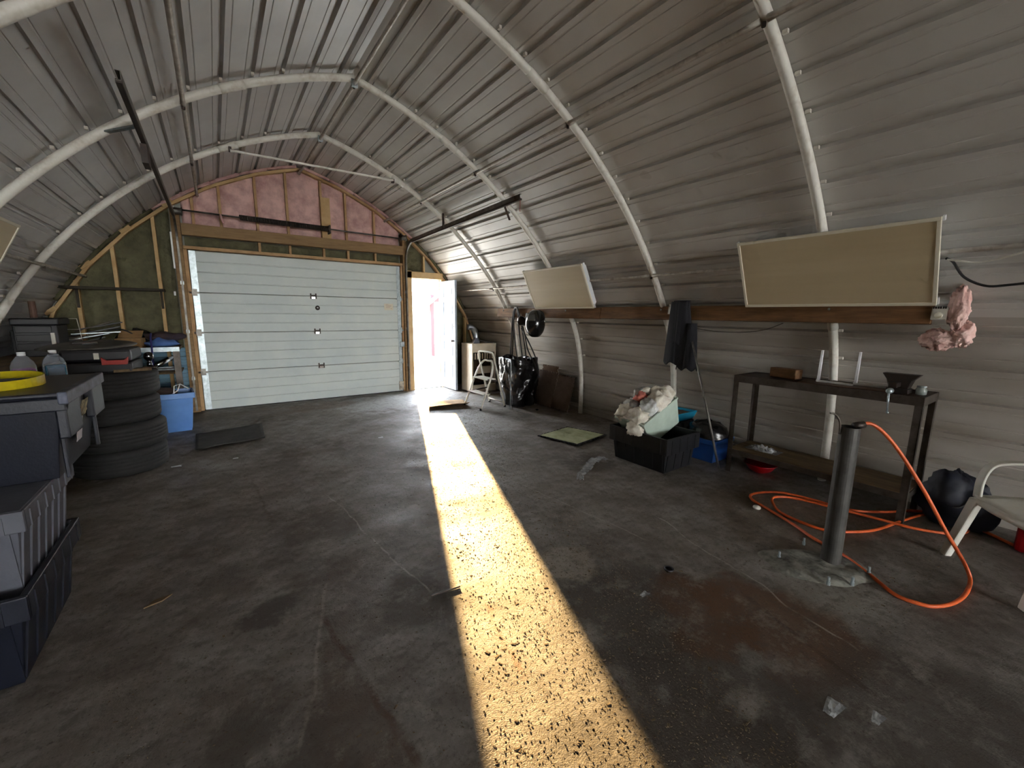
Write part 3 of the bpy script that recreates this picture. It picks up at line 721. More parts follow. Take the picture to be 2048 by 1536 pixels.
MB().obox((4.08, 2.80, 1.59), (.006, .02, .09), rot(0, 8, 0)).build('collar_tag', M_WHITEP, t, world=True)

single(MB().tube([(4.10, 2.51, 1.26), (4.06, 2.28, .64), (4.02, 2.06, .012)], [.009, .011, .012], 10), 'broom_pole', M_TRACK, 'thin grey metal pole leaning between the jacket and the workbench', 'pole', (4.02, 2.06, 0), smooth=True)

# ------------------------------------------------------------------ heater with duct
t = thing('gas_heater', 'old white cabinet heater with open grille beside the open door', 'heater', (4.22, 6.95, 0))
def hb(*a): return MB().box(*a)
HXa, HXb, HYa, HYb, HZ = 3.96, 4.50, 6.93, 7.36, .965
hb(HXa, HXa + .025, HYa, HYb, .02, HZ).build('side_panel', M_ENAM, t, bev=.006, world=True)
hb(HXb - .025, HXb, HYa, HYb, .02, HZ).build('side_panel', M_ENAM, t, bev=.006, world=True)
hb(HXa - .004, HXb + .004, HYa - .006, HYb, HZ - .03, HZ).build('top_panel', M_ENAM, t, bev=.008, world=True)
hb(HXa + .025, HXb - .025, HYb - .02, HYb, .02, HZ - .03).build('back_panel', M_DARKST, t, world=True)
hb(HXa + .02, HXb - .02, HYa, HYa + .025, HZ - .17, HZ - .03).build('front_panel', M_ENAM, t, bev=.004, world=True)
hb(HXa + .02, HXb - .02, HYa, HYa + .025, .02, .16).build('front_panel', M_ENAM, t, bev=.004, world=True)
hb(HXa + .12, HXb - .10, HYa + .005, HYa + .025, .38, .52).build('front_panel', M_ENAM, t, bev=.004, world=True)
for j in range(8): hb(HXa + .06 + j * .055, HXa + .085 + j * .055, HYa + .01, HYa + .02, .66, .775).build('grille_bar', M_ENAM, t, world=True)
hb(HXa + .025, HXb - .025, HYa + .008, HYa + .022, .64, .66).build('grille_rail', M_DARKST, t, world=True)
hb(HXa + .06, HXb - .06, HYa + .10, HYa + .28, .2, .62).build('burner_box', M_RUST, t, bev=.01, world=True)
t = thing('flue_elbow', 'crumpled silver duct elbow standing on the cabinet heater', 'duct', (4.17, 7.2, HZ))
MB().tube(smooth_path([(4.20, 7.2, HZ), (4.20, 7.2, HZ + .10), (4.19, 7.2, HZ + .2), (4.13, 7.2, HZ + .29), (4.03, 7.22, HZ + .31)], 4), .055, 16).build('duct', M_DUCT, t, smooth=True, world=True)
for z in (.05, .13): MB().lathe([(.056, -.006), (.060, 0), (.056, .006)], (4.20, 7.2, HZ + z), 16, cap=False).build('seam_ring', M_DUCT, t, smooth=True, world=True)
t = thing('pry_tool', 'dark scraper and grey box lying on top of the cabinet heater', 'tool', (4.2, 7.02, HZ))
MB().prism([(4.03, HZ), (4.17, HZ), (4.15, HZ + .10), (4.08, HZ + .11)], 7.0, 7.09, lambda a, b, dd: (a, dd, b)).build('head', M_GREYP, t, bev=.004, world=True)
MB().bar((4.14, 7.03, HZ + .075), (4.38, 6.98, HZ + .012), .02, .012).build('handle', M_BLACK, t, bev=.003, world=True)
single(MB().bar((4.30, 7.06, HZ + .006), (4.47, 7.0, HZ + .006), .014, .012), 'screwdriver', M_DARKST, 'short dark bar lying at the right of the heater top', 'tool', (4.38, 7.03, HZ), bev=.003)

# ------------------------------------------------------------------ folding step stool
t = thing('step_stool', 'white tubular folding step stool in front of the black rubbish bag', 'step stool', (3.57, 5.86, 0))
W = M_WHITEP
def hoop(x0, x1, h, ya, yb, r=.05):
    """inverted U from foot (x0, ya) over the top at x1 to foot (x0, yb)"""
    k = .82
    return smooth_path([(x0, ya, .012), (x0 + (x1 - x0) * .5, ya * .97, h * .5), (x0 + (x1 - x0) * k, ya * .86, h * k), (x1, ya * .5, h * .99), (x1, 0, h), (x1, yb * .5, h * .99), (x0 + (x1 - x0) * k, yb * .86, h * k), (x0 + (x1 - x0) * .5, yb * .97, h * .5), (x0, yb, .012)], 6)
MB().tube(hoop(-.22, .08, .76, -.26, .26), .016, 8).build('front_frame', W, t, smooth=True)
MB().tube(smooth_path([(.26, -.24, .012), (.13, -.24, .5), (.05, -.24, .80), (.035, -.225, .875), (.03, -.16, .91), (.03, .16, .91), (.035, .225, .875), (.05, .24, .80), (.13, .24, .5), (.26, .24, .012)], 6), .016, 8).build('rear_frame', W, t, smooth=True)
MB().box(-.17, -.02, -.23, .23, .235, .25).build('step', W, t, bev=.004); MB().box(-.10, .10, -.215, .215, .47, .485).build('step', W, t, bev=.004)
for y in (-.23, .23): MB().bar((-.13, y * .96, .24), (.20, y * .97, .27), .008, .022).build('brace', M_DARKST, t); MB().bar((-.06, y * .93, .48), (.16, y * .93, .44), .008, .022).build('brace', M_DARKST, t)
MB().tube([(.235, -.235, .08), (.235, .235, .08)], .010, 8).build('stretcher', W, t, smooth=True)
for x, y in ((-.22, -.26), (-.22, .26), (.26, -.24), (.26, .24)): MB().lathe([(.019, 0), (.017, .035), (.0, .036)], (x, y, 0), 10).build('rubber_foot', M_BLACK, t)

# ------------------------------------------------------------------ black rubbish bag on its frame
t = thing('rubbish_bag', 'shiny black rubbish bag standing open behind the step stool', 'rubbish bag', (4.13, 5.68, 0))
def bagfn(u, v):
    th = 2 * PI * u; z = .80 * v
    sq = 1 / (abs(math.cos(th)) ** 4 + abs(math.sin(th)) ** 4) ** .25
    r = .255 * (1 + .10 * v - .16 * (1 - v) ** 4) + .05 * math.sin(th * 1 + 2.4) * (1 - v) * v
    fold = .5 + .5 * v
    c = .05 * nz(math.cos(th) * 1.9, math.sin(th) * 1.9, v * 3.2) + .026 * abs(nz(math.cos(th) * 5, math.sin(th) * 5, v * 5 + th * .3)) - .03 * abs(nz(math.cos(th) * 9 + v * 5, math.sin(th) * 9, v * 6))
    c *= 1 if v < .88 else .35
    f = (r + c) * sq
    if v < .02: f *= .85
    return (f * .90 * math.cos(th), f * 1.1 * math.sin(th), z + .03 * nz(th, v * 3, 3) * (v > .05) - .02 * (v > .95) * math.sin(3 * th))
MB().grid(bagfn, 90, 50).build('bag', M_BAG, t, smooth=True, solid=.003)
MB().grid(lambda u, v: (.91 * (.277 + .006 * math.sin(13 * 2 * PI * u)) * math.cos(2 * PI * u) / (math.cos(2 * PI * u) ** 4 + math.sin(2 * PI * u) ** 4) ** .25, 1.11 * (.277 + .006 * math.sin(11 * 2 * PI * u)) * math.sin(2 * PI * u) / (math.cos(2 * PI * u) ** 4 + math.sin(2 * PI * u) ** 4) ** .25, .66 + .02 * math.sin(5 * 2 * PI * u) + .14 * v), 72, 3).build('folded_rim', M_BAG, t, smooth=True, solid=.003)
MB().tube(smooth_path([(-.33, -.26, 0.01), (-.325, -.26, .6), (-.31, -.24, .76), (-.25, -.10, .80), (-.25, .2, .80)], 5), .006, 6).build('wire_frame', M_GALV, t, smooth=True)
MB().grid(lambda u, v: (0.24 * (v) * math.cos(2 * PI * u), .3 * v * math.sin(2 * PI * u), .62 + .05 * nz(u * 6, v * 4, 2)), 20, 6).build('contents', M_BLACK, t, smooth=True)

# ------------------------------------------------------------------ foam jigsaw tiles
def tile_poly(w, h, sides='NESW', teeth=9, tooth=.018):
    pts = []
    def edge(p, q, on):
        p, q = Vector(p), Vector(q); a = (q - p); n = Vector((a.y, -a.x)).normalized()
        if not on: pts.append(tuple(p)); return
        N = teeth * 2 + 1
        for i in range(N):
            o0 = n * (-tooth if i % 2 else 0)
            k = .12 / N * (1 if i % 2 else -1)
            pts.append(tuple(p + a * max(0, i / N + (k if i else 0)) + o0)); pts.append(tuple(p + a * min(1, (i + 1) / N - (k if i < N - 1 else 0)) + o0))
    edge((0, 0), (w, 0), 'S' in sides); edge((w, 0), (w, h), 'E' in sides); edge((w, h), (0, h), 'N' in sides); edge((0, h), (0, 0), 'W' in sides)
    return pts
for y0, w, h, xb, lab in ((5.12, .62, .60, 4.42, 'brown foam jigsaw mat leaning on the wall next to the rubbish bag'), (4.72, .47, .57, 4.43, 'brown foam jigsaw mat leaning on the wall next to the white rib')):
    m = MB().prism(tile_poly(w, h), 0, .012, lambda a, b, dd: (xb + b * .26 - dd, y0 + a, b * .966 + .005))
    single(m, 'foam_mat', M_FOAM, lab, 'foam mat', (xb + .01, y0 + w / 2, 0), 'brown foam mats leaning on the wall')
m = MB().prism(tile_poly(.4, .68), 0, .012, lambda a, b, dd: (4.50 + b * .17 - dd, 5.18 + a, b * .985 + .005))
single(m, 'foam_mat', mat('tan_foam', '#6f5847', .9), 'tan foam jigsaw mat peeping up behind the brown ones', 'foam mat', (4.5, 5.4, 0), None)
# dusty green tile on the floor
t = thing('floor_mat', 'dusty green foam jigsaw tile lying on the concrete floor', 'foam mat', (3.58, 3.73, 0), 10)
def gm(a, b, dd): return (a - .31, b - .31, .022 + dd - .03 * b)
MB().prism(tile_poly(.62, .62), 0, .010, gm).build('tile', M_FOAMK, t)
MB().grid(lambda u, v: gm(.024 + .572 * u, .024 + .572 * v, .0115), 12, 12).build('dusty_face', M_FOAMG, t, smooth=True)
# ------------------------------------------------------------------ totes and crates
def tote(name, label, cat, loc, rz, w, l, h, body, rim, taper=.04, ribs=(4, 5), lipz=.30, group=None, lip=.018, open_top=True, ribdepth=.009):
    """open ribbed tote: w along x, l along y at the rim; parts in local coordinates, origin at the base"""
    t = thing(name, label, cat, loc, rz, group)
    a, b = w / 2 - .02, l / 2 - .02; a0, b0 = a - taper, b - taper; th = .006
    m = MB()
    def ring(k, z, ins=0): return [(sx * (a0 + (a - a0) * k - ins), sy * (b0 + (b - b0) * k - ins), z) for sx, sy in ((-1, -1), (1, -1), (1, 1), (-1, 1))]
    vs = ring(0, 0) + ring(1, h) + ring(1, h, th) + ring(0, .01, th)
    fs = [(3, 2, 1, 0)] + [(i, (i + 1) % 4, 4 + (i + 1) % 4, 4 + i) for i in range(4)] + [(4 + i, 4 + (i + 1) % 4, 8 + (i + 1) % 4, 8 + i) for i in range(4)] + [(8 + i, 8 + (i + 1) % 4, 12 + (i + 1) % 4, 12 + i) for i in range(4)] + [(12, 13, 14, 15)]
    m.add(vs, fs); m.build('body', body, t, bev=.006)
    # deep rim skirt
    z0, z1 = h * (1 - lipz), h
    for (x0, x1, y0, y1) in ((-a - lip, a + lip, -b - lip, -b + .002), (-a - lip, a + lip, b - .002, b + lip), (-a - lip, -a + .002, -b, b), (a - .002, a + lip, -b, b)):
        MB().box(x0, x1, y0, y1, z0, z1).build('rim', rim, t, bev=.005)
    # upright ribs on skirt and body
    for i in range(ribs[0]):
        x = -a + 2 * a * (i + .5) / ribs[0]
        for s_ in (-1, 1):
            MB().box(x - .006, x + .006, s_ * (b + lip) - (.005 if s_ < 0 else 0), s_ * (b + lip) + (.005 if s_ > 0 else 0), z0 + .004, z1 - .015).build('rim_rib', rim, t)
            MB().bar((x, s_ * (b0 + .002), .02), (x, s_ * (b0 + (b - b0) * (1 - lipz) + .002), z0), .02, .012, up=(0, s_, 0)).build('side_rib', body, t)
    for i in range(ribs[1]):
        y = -b + 2 * b * (i + .5) / ribs[1]
        for s_ in (-1, 1):
            MB().box(s_ * (a + lip) - (.005 if s_ < 0 else 0), s_ * (a + lip) + (.005 if s_ > 0 else 0), y - .006, y + .006, z0 + .004, z1 - .015).build('rim_rib', rim, t)
            MB().bar((s_ * (a0 + .002), y, .02), (s_ * (a0 + (a - a0) * (1 - lipz) + .002), y, z0), .02, .012, up=(s_, 0, 0)).build('side_rib', body, t)
    return t
tote('black_crate', 'large black plastic crate under the tilted bin of rags', 'crate', (3.68, 2.61, 0), 0, .56, .72, .36, M_BLACK, M_BLACK, .035, (4, 6), .45)

# tilted clear bin full of rags, standing in the crate
t = thing('rag_bin', 'greenish clear plastic bin tilted in the black crate', 'bin', (3.76, 2.68, .3))
M_BINP = mat('cloudy_green_plastic', '#c3d3c6', .35, 0, col2='#aebfb2', scale=5)
RB = rot(0, -27, -6); RBC = Vector((3.735, 2.71, .43))
def rbp(x, y, z): return RBC + RB @ Vector((x, y, z))
a, b, h, th = .265, .20, .30, .006
vs = []
for (sa, z, ins) in ((.84, -.15, 0), (1, .15, 0), (1, .15, th), (.84, -.144, th)):
    vs += [rbp(sx * (a * sa - ins), sy * (b * sa - ins), z) for sx, sy in ((-1, -1), (1, -1), (1, 1), (-1, 1))]
fs = [(3, 2, 1, 0)] + [(i + 4 * k, (i + 1) % 4 + 4 * k, 4 + (i + 1) % 4 + 4 * k, 4 + i + 4 * k) for k in range(3) for i in range(4)] + [(12, 13, 14, 15)]
MB().add(vs, fs).build('body', M_BINP, t, bev=.006, world=True)
for (p, q) in (((-a, -b), (a, -b)), ((a, -b), (a, b)), ((a, b), (-a, b)), ((-a, b), (-a, -b))):
    MB().bar(rbp(p[0], p[1], .145), rbp(q[0], q[1], .145), .022, .016, up=RB @ Vector((0, 0, 1))).build('rim', M_BINP, t, bev=.003, world=True)

def rag(c, size, material, label, sd, group='rags heaped in the tilted bin', name='rag', R=None, amp=1.0):
    m = MB()
    def fn(u, v):
        th, ph = 2 * PI * u, PI * (v - .5)
        p = Vector((math.cos(ph) * math.cos(th), math.cos(ph) * math.sin(th), math.sin(ph)))
        k = 1 + amp * (.42 * nz(p.x * 1.7 + sd, p.y * 1.7, p.z * 1.7) + .28 * abs(nz(p.x * 4 + sd, p.y * 4, p.z * 4)) - .22 * abs(nz(p.x * 8, p.y * 8 + sd, p.z * 8)))
        q = Vector((p.x * size[0] * k, p.y * size[1] * k, p.z * size[2] * k))
        return Vector(c) + (R @ q if R else q)
    m.grid(fn, 30, 18)
    return single(m, name, material, label, 'rag', tuple(Vector(c) - Vector((0, 0, size[2]))), group, smooth=True, weld=True)
M_RAGW = mat('cream_rag', '#f1ede2', .95, 0, col2='#cfc5b2', scale=12, bump=.7, bscale=25)
M_RAGG = mat('grubby_white_rag', '#e8eae8', .95, 0, col2='#a9aaa6', scale=14, bump=.7, bscale=25)
M_RAGP = mat('salmon_rag', '#c9776a', .95, 0, col2='#a95e52', scale=10, bump=.5)
for (x, y, z, sz, mt, lab, sd) in [
        (-.19, -.06, .17, (.11, .12, .07), M_RAGW, 'cream rag at the low front corner of the tilted bin', 1), (-.17, .13, .17, (.11, .10, .07), M_RAGW, 'cream rag spilling over the low left corner of the bin', 2),
        (-.05, .14, .18, (.10, .09, .075), M_RAGG, 'grubby white rag along the left rim of the bin', 3), (-.03, -.09, .19, (.13, .11, .075), M_RAGG, 'grubby white rag in the middle of the heap over the crate', 4),
        (.12, .13, .20, (.12, .09, .08), M_RAGG, 'pale blue-white rag at the top left of the heap', 5), (.10, -.10, .19, (.13, .12, .085), M_RAGW, 'cream rag along the right rim of the bin', 6),
        (.21, -.05, .20, (.09, .14, .075), M_RAGW, 'cream rag bulging at the top of the heap', 9),
        (.03, .06, .25, (.07, .055, .045), M_RAGP, 'salmon pink rag on top of the heap', 7), (.12, .06, .27, (.05, .045, .035), M_RAGW, 'small white rag next to the pink one', 8)]:
    rag(rbp(x, y, z), sz, mt, lab, sd * 3.1, R=RB)
rag((3.43, 2.66, .37), (.05, .10, .08), M_RAGW, 'cream rag hanging over the rim of the black crate', 40)

# things between crate and bench
t = tote('blue_tub', 'deep blue plastic tub on the floor between crate and workbench', 'tub', (4.28, 2.33, 0), 0, .38, .36, .25, M_DBLUE, M_DBLUE, .03, (0, 0), .2)
m = MB().grid(lambda u, v: (4.28 + .19 * math.cos(2 * PI * u) * math.sin(PI * v * .5) ** .6, 2.36 + .22 * math.sin(2 * PI * u) * math.sin(PI * v * .5) ** .6, .255 + .15 * math.cos(PI * v * .5) + .03 * nz(u * 9, v * 5, 4)), 28, 10)
single(m, 'tool_bag', M_BAG, 'black bag lying on the deep blue tub', 'bag', (4.28, 2.36, .25), smooth=True)
t = tote('storage_box', 'black storage box hidden behind the crate under the turquoise tray', 'box', (4.27, 2.86, 0), 0, .40, .46, .34, M_BLACK, M_BLACK, .03, (3, 3), .2)
t = thing('turquoise_tray', 'turquoise plastic tray with brown dirt behind the tilted bin', 'tray', (4.27, 2.86, .345))
vs = []
for (sa, z, ins) in ((.86, .0, 0), (1, .10, 0), (1, .10, .012), (.86, .012, .012)):
    vs += [(sx * (.22 * sa - ins), sy * (.25 * sa - ins), z) for sx, sy in ((-1, -1), (1, -1), (1, 1), (-1, 1))]
MB().add(vs, fs).build('basin', M_TURQ, t, bev=.006)
MB().grid(lambda u, v: ((u - .5) * .37, (v - .5) * .42, .075 + .012 * nz(u * 5, v * 5, 1)), 10, 10).build('dirt', mat('brown_dirt', '#6e5c46', .95, 0, col2='#4f4131', scale=12, bump=.5), t, smooth=True)

# ------------------------------------------------------------------ workbench
BX0, BX1, BY0, BY1, BZ = 4.07, 4.50, .68, 2.02, .965
t = thing('workbench', 'long steel-angle workbench against the right wall', 'workbench', ((BX0 + BX1) / 2, (BY0 + BY1) / 2, 0))
def leg(x, y, sx, sy):
    m = MB().box(min(x, x + sx * .045), max(x, x + sx * .045), min(y, y + sy * .005), max(y, y + sy * .005), 0, BZ - .005)
    m.box(min(x, x + sx * .005), max(x, x + sx * .005), min(y, y + sy * .045), max(y, y + sy * .045), 0, BZ - .005)
    m.build('leg', M_ANGLE, t, world=True)
for x, sx in ((BX0, 1), (BX1, -1)):
    for y, sy in ((BY0, 1), (BY1, -1)): leg(x, y, sx, sy)
MB().box(BX0 + .005, BX1 - .005, BY0 + .006, BY1 - .006, BZ - .022, BZ).build('top', M_RUST, t, bev=.003, world=True)
for x0 in (BX0 - .002, BX1 - .004): MB().box(x0, x0 + .006, BY0, BY1, BZ - .06, BZ + .004).build('top_rail', M_ANGLE, t, world=True)
for y0 in (BY0 - .002, BY1 - .004): MB().box(BX0, BX1, y0, y0 + .006, BZ - .06, BZ + .004).build('top_rail', M_ANGLE, t, world=True)
MB().box(BX0 + .005, BX1 - .005, BY0 + .01, BY1 - .01, .225, .243).build('lower_shelf', M_PLY, t, bev=.002, world=True)
for x0 in (BX0 - .002, BX1 - .004): MB().box(x0, x0 + .006, BY0, BY1, .185, .235).build('shelf_rail', M_ANGLE, t, world=True)
for y0 in (BY0 + .002, BY1 - .008): MB().box(BX0, BX1, y0, y0 + .006, .185, .235).build('shelf_rail', M_ANGLE, t, world=True)
# plate lying on the bench
single(MB().obox((4.26, 1.2, BZ + .004), (.28, .62, .006), rot(0, 0, 8)), 'steel_sheet', mat('brown_sheet', '#6f4d33', .5, .4, col2='#3a2a1d', scale=5), 'rusty flat steel sheet lying on the workbench under the brackets', 'steel sheet', (4.26, 1.2, BZ), bev=.001)
single(MB().obox((4.29, 1.665, BZ + .048), (.10, .24, .088), rot(0, 0, -12)), 'wood_block', M_PLANK, 'short brown wood block on the left of the workbench', 'wood block', (4.29, 1.665, BZ), bev=.005)
def bracket(x, y, rz, label, hv=.275, hl=.26):
    t = thing('shelf_bracket', label, 'bracket', (x, y, BZ + .0075), rz, 'white shelf brackets')
    def arm(p, q, w0, w1, up):
        p, q = Vector(p), Vector(q); ax = (q - p).normalized(); u = Vector(up); s_ = ax.cross(u)
        m = MB(); vs = []
        for c_, w in ((p, w0), (q, w1)):
            for dx, dy in ((-1, 0), (1, 0), (.6, 1), (-.6, 1)): vs.append(c_ + s_ * dx * w / 2 + u * dy * .016)
        m.add(vs, [(0, 1, 2, 3), (7, 6, 5, 4)] + [(i, (i + 1) % 4, 4 + (i + 1) % 4, 4 + i) for i in range(4)]); return m
    arm((0, 0, .01), (.004, 0, hv), .036, .018, (1, 0, 0)).build('upright_arm', M_WHITE, t, bev=.002)
    arm((0, 0, 0), (hl, 0, 0), .036, .018, (0, 0, 1)).build('flat_arm', M_WHITE, t, bev=.002)
    MB().obox((.004, 0, .012), (.026, .024, .024)).build('elbow', M_WHITE, t, bev=.005)
bracket(4.26, 1.40, -95, 'white L shelf bracket standing on the workbench, nearer the wood block')
bracket(4.34, 1.16, -95, 'white L shelf bracket standing on the workbench, nearer the vice')
t = thing('bench_vice', 'dark grey bench vice with hanging handle at the right of the workbench', 'vice', (4.22, .86, BZ))
MB().box(4.17, 4.29, .79, .92, BZ, BZ + .035).build('base', M_DARKST, t, bev=.005, world=True)
MB().prism([(.80, BZ + .035), (.91, BZ + .035), (.93, BZ + .10), (.96, BZ + .145), (.74, BZ + .145), (.78, BZ + .10)], 4.19, 4.28, lambda a, b, dd: (dd, a, b)).build('jaw_body', M_DARKST, t, bev=.006, world=True)
MB().box(4.08, 4.19, .84, .89, BZ + .05, BZ + .09).build('slide', M_DARKST, t, bev=.004, world=True)
MB().lathe([(.0, -.03), (.016, -.03), (.02, -.01), (.02, .03), (0, .03)], (4.03, .865, BZ + .03), 14, rot(0, 90)).build('screw_head', M_GALV, t, smooth=True, world=True)
MB().tube([(4.025, .868, BZ + .045), (4.02, .858, BZ - .125)], [.007, .006], 8).build('handle', M_GALV, t, smooth=True, world=True)
MB().lathe([(0, -.01), (.01, -.006), (.01, .006), (0, .01)], (4.02, .857, BZ - .13), 10).build('handle_knob', M_GALV, t, smooth=True, world=True)
t = thing('glass_jar', 'small glass jar at the right end of the workbench', 'jar', (4.25, .735, BZ))
MB().lathe([(.028, 0), (.033, .004), (.033, .04), (.026, .052), (.026, .058)], (4.25, .735, BZ), 18).build('glass', mat('jar_glass', '#9aa19c', .1, 0, spec=.7, alpha=.7), t, smooth=True, world=True)
MB().lathe([(.028, .056), (.028, .066), (0, .067)], (4.25, .735, BZ), 18).build('lid', M_GALV, t, smooth=True, world=True)
# shelf: crumpled plastic; below: red bowl
m = MB().grid(lambda u, v: (4.18 + .16 * u + .02 * nz(u * 9, v * 9, 1), 1.62 + .30 * v, .247 + .05 * abs(nz(u * 7, v * 9, 5)) * math.sin(PI * u) * math.sin(PI * v) * 2), 16, 24)
single(m, 'crumpled_wrap', M_CLEAR, 'crumpled white plastic wrap on the lower shelf of the workbench', 'plastic wrap', (4.26, 1.77, .243), smooth=False)
single(MB().lathe([(.05, 0), (.10, .03), (.14, .085), (.148, .09), (.142, .095), (.10, .04), (.0, .012)], (4.31, 1.80, 0), 28), 'red_bowl', M_RED, 'red plastic bowl on the floor under the workbench', 'bowl', (4.31, 1.80, 0), smooth=True)

# ------------------------------------------------------------------ steel post
t = thing('steel_post', 'dark steel pipe post standing in a patch of broken concrete', 'post', (3.03, .80, 0))
MB().lathe([(.052, 0), (.052, .885), (.046, .885), (.046, .55)], (3.03, .80, 0), 28, cap=False).build('pipe', mat('dusty_dark_pipe', '#4d4b47', .55, .35, col2='#34322f', scale=6, bump=.08), t, smooth=False, world=True, bev=0)
MB().lathe([(.0, .55), (.045, .55)], (3.03, .80, 0), 20).build('plug', M_BLACK, t, world=True)
MB().tube(smooth_path([(2.985, .835, .84), (2.985, .84, .91), (2.965, .86, .955), (2.94, .88, .965)], 5), .006, 8).build('bent_hook', M_ANGLE, t, smooth=True, world=True)
MB().lathe([(.02, -.03), (.022, 0), (.02, .03), (0, .03)], (3.085, .775, .892), 12, rot(0, 80, -40)).build('hose_coupling', M_DARKST, t, smooth=True, world=True)
def slab(u, v):
    r = v; th = 2 * PI * u; k = 1 + .22 * nz(math.cos(th) * 1.6, math.sin(th) * 1.6, 7)
    x, y = .30 * r * k * math.cos(th), .20 * r * k * math.sin(th); cr, sr = math.cos(-.75), math.sin(-.75)
    return (2.93 + x * cr - y * sr, .84 + x * sr + y * cr, (.022 + .010 * nz(x * 14, y * 14, 2)) * (1 - r ** 6) + .001)
MB().grid(slab, 40, 12).build('concrete_footing', mat('pale_patch_concrete', '#8f8e84', .9, 0, col2='#33312c', scale=11, mix=.56, bump=.8, bscale=22), t, smooth=True, world=True)
for x, y in ((2.80, 1.0), (2.75, .72), (3.07, .62), (3.12, .98), (2.86, .64)):
    MB().lathe([(.010, 0), (.010, .022), (.007, .022), (.007, .05), (0, .051)], (x, y, .008), 8).build('anchor_bolt', M_GALV, t, world=True)

# orange air hose
H = [(3.09, .77, .892), (3.125, .735, .906), (3.17, .68, .86), (3.222, .601, .746), (3.318, .483, .517), (3.398, .385, .301), (3.456, .314, .157), (3.487, .276, .07), (3.46, .255, .018)]
H += [(x, y, .013) for x, y in [(3.273, .25), (3.114, .274), (3.002, .323), (2.962, .374), (2.95, .472), (3.062, .611), (3.191, .79), (3.262, .97), (3.379, 1.164), (3.487, 1.387), (3.547, 1.512), (3.64, 1.568), (3.779, 1.537), (3.92, 1.43), (3.98, 1.22), (4.0, 1.0), (4.16, .84), (4.40, .70), (4.50, .58), (4.46, .42), (4.3, .38)]]
H += [(x, y, .03) for x, y in [(4.1, .45), (4.0, .60), (3.97, .75), (3.92, 1.0)]] + [(3.85, 1.3, .028), (3.72, 1.42, .028), (3.58, 1.36, .016), (3.48, 1.239, .013), (3.454, .998, .013), (3.555, .879, .013), (3.772, .766, .013), (4.106, .69, .02), (4.38, .62, .02), (4.48, .50, .03), (4.42, .32, .013), (4.30, .16, .013)]
single(MB().tube(smooth_path(H, 8), .0105, 8), 'air_hose', M_ORANGE, 'orange air hose running from the steel post across the floor', 'hose', (3.0, .5, 0), smooth=True)

# ------------------------------------------------------------------ white plastic chair
t = thing('garden_chair', 'white moulded plastic armchair at the right picture edge', 'chair', (3.80, -.02, 0), 42)
# local: front towards +y, seat .45 wide; front left leg at (-.27, .27)
for sx in (-1, 1):
    MB().prism([(-.026, 0), (.026, 0), (.034, .41), (-.034, .41)], -.02, .02, lambda a, b, dd: (sx * (.245 + (.41 - b) * .07) + a, .24 + (.41 - b) * .22 + dd, b)).build('leg', M_WHITEP, t, bev=.008)
    MB().prism([(-.026, 0), (.026, 0), (.034, .41), (-.034, .41)], -.02, .02, lambda a, b, dd: (sx * (.225 + (.41 - b) * .07) + a, -.22 - (.41 - b) * .2 + dd, b)).build('leg', M_WHITEP, t, bev=.008)
def seatf(u, v):
    x, y = (u - .5) * .52, (v - .5) * .50
    return (x, y, .425 - .02 * math.cos(PI * (u - .5)) - .03 * max(0, (v - .8)) + .006)
MB().grid(seatf, 10, 10).build('seat', M_WHITEP, t, smooth=True, solid=.012)
MB().tube(smooth_path([(-.25, .235, .40), (-.1, .255, .395), (.1, .255, .395), (.25, .235, .40)], 5), .022, 8).build('seat_edge', M_WHITEP, t, smooth=True)
for sx in (-1, 1):
    path = smooth_path([(sx * .255, .235, .41), (sx * .268, .225, .52), (sx * .275, .19, .61), (sx * .275, .12, .645), (sx * .275, -.05, .655), (sx * .265, -.2, .66), (sx * .24, -.28, .66)], 6)
    m = MB(); n = len(path); vs = []
    for i, p in enumerate(path):
        a = (path[min(i + 1, n - 1)] - path[max(i - 1, 0)]).normalized(); u = Vector((sx, 0, 0)); w = a.cross(u)
        for du, dw in ((-.028, -.008), (.028, -.008), (.028, .008), (-.028, .008)): vs.append(p + u * du + w * dw)
    m.add(vs, [(i * 4 + j, i * 4 + (j + 1) % 4, (i + 1) * 4 + (j + 1) % 4, (i + 1) * 4 + j) for i in range(n - 1) for j in range(4)] + [(3, 2, 1, 0), tuple((n - 1) * 4 + j for j in range(4))])
    m.build('armrest', M_WHITEP, t, smooth=False, bev=.006)
for k in range(5):
    x = -.18 + k * .09
    MB().bar((x, -.24, .43), (x * 1.1, -.36, .84), .055, .012, up=(0, 1, .3)).build('back_slat', M_WHITEP, t, bev=.004)
MB().tube(smooth_path([(-.25, -.25, .42), (-.27, -.32, .7), (-.2, -.375, .87), (0, -.385, .89), (.2, -.375, .87), (.27, -.32, .7), (.25, -.25, .42)], 6), .02, 8).build('back_frame', M_WHITEP, t, smooth=True)

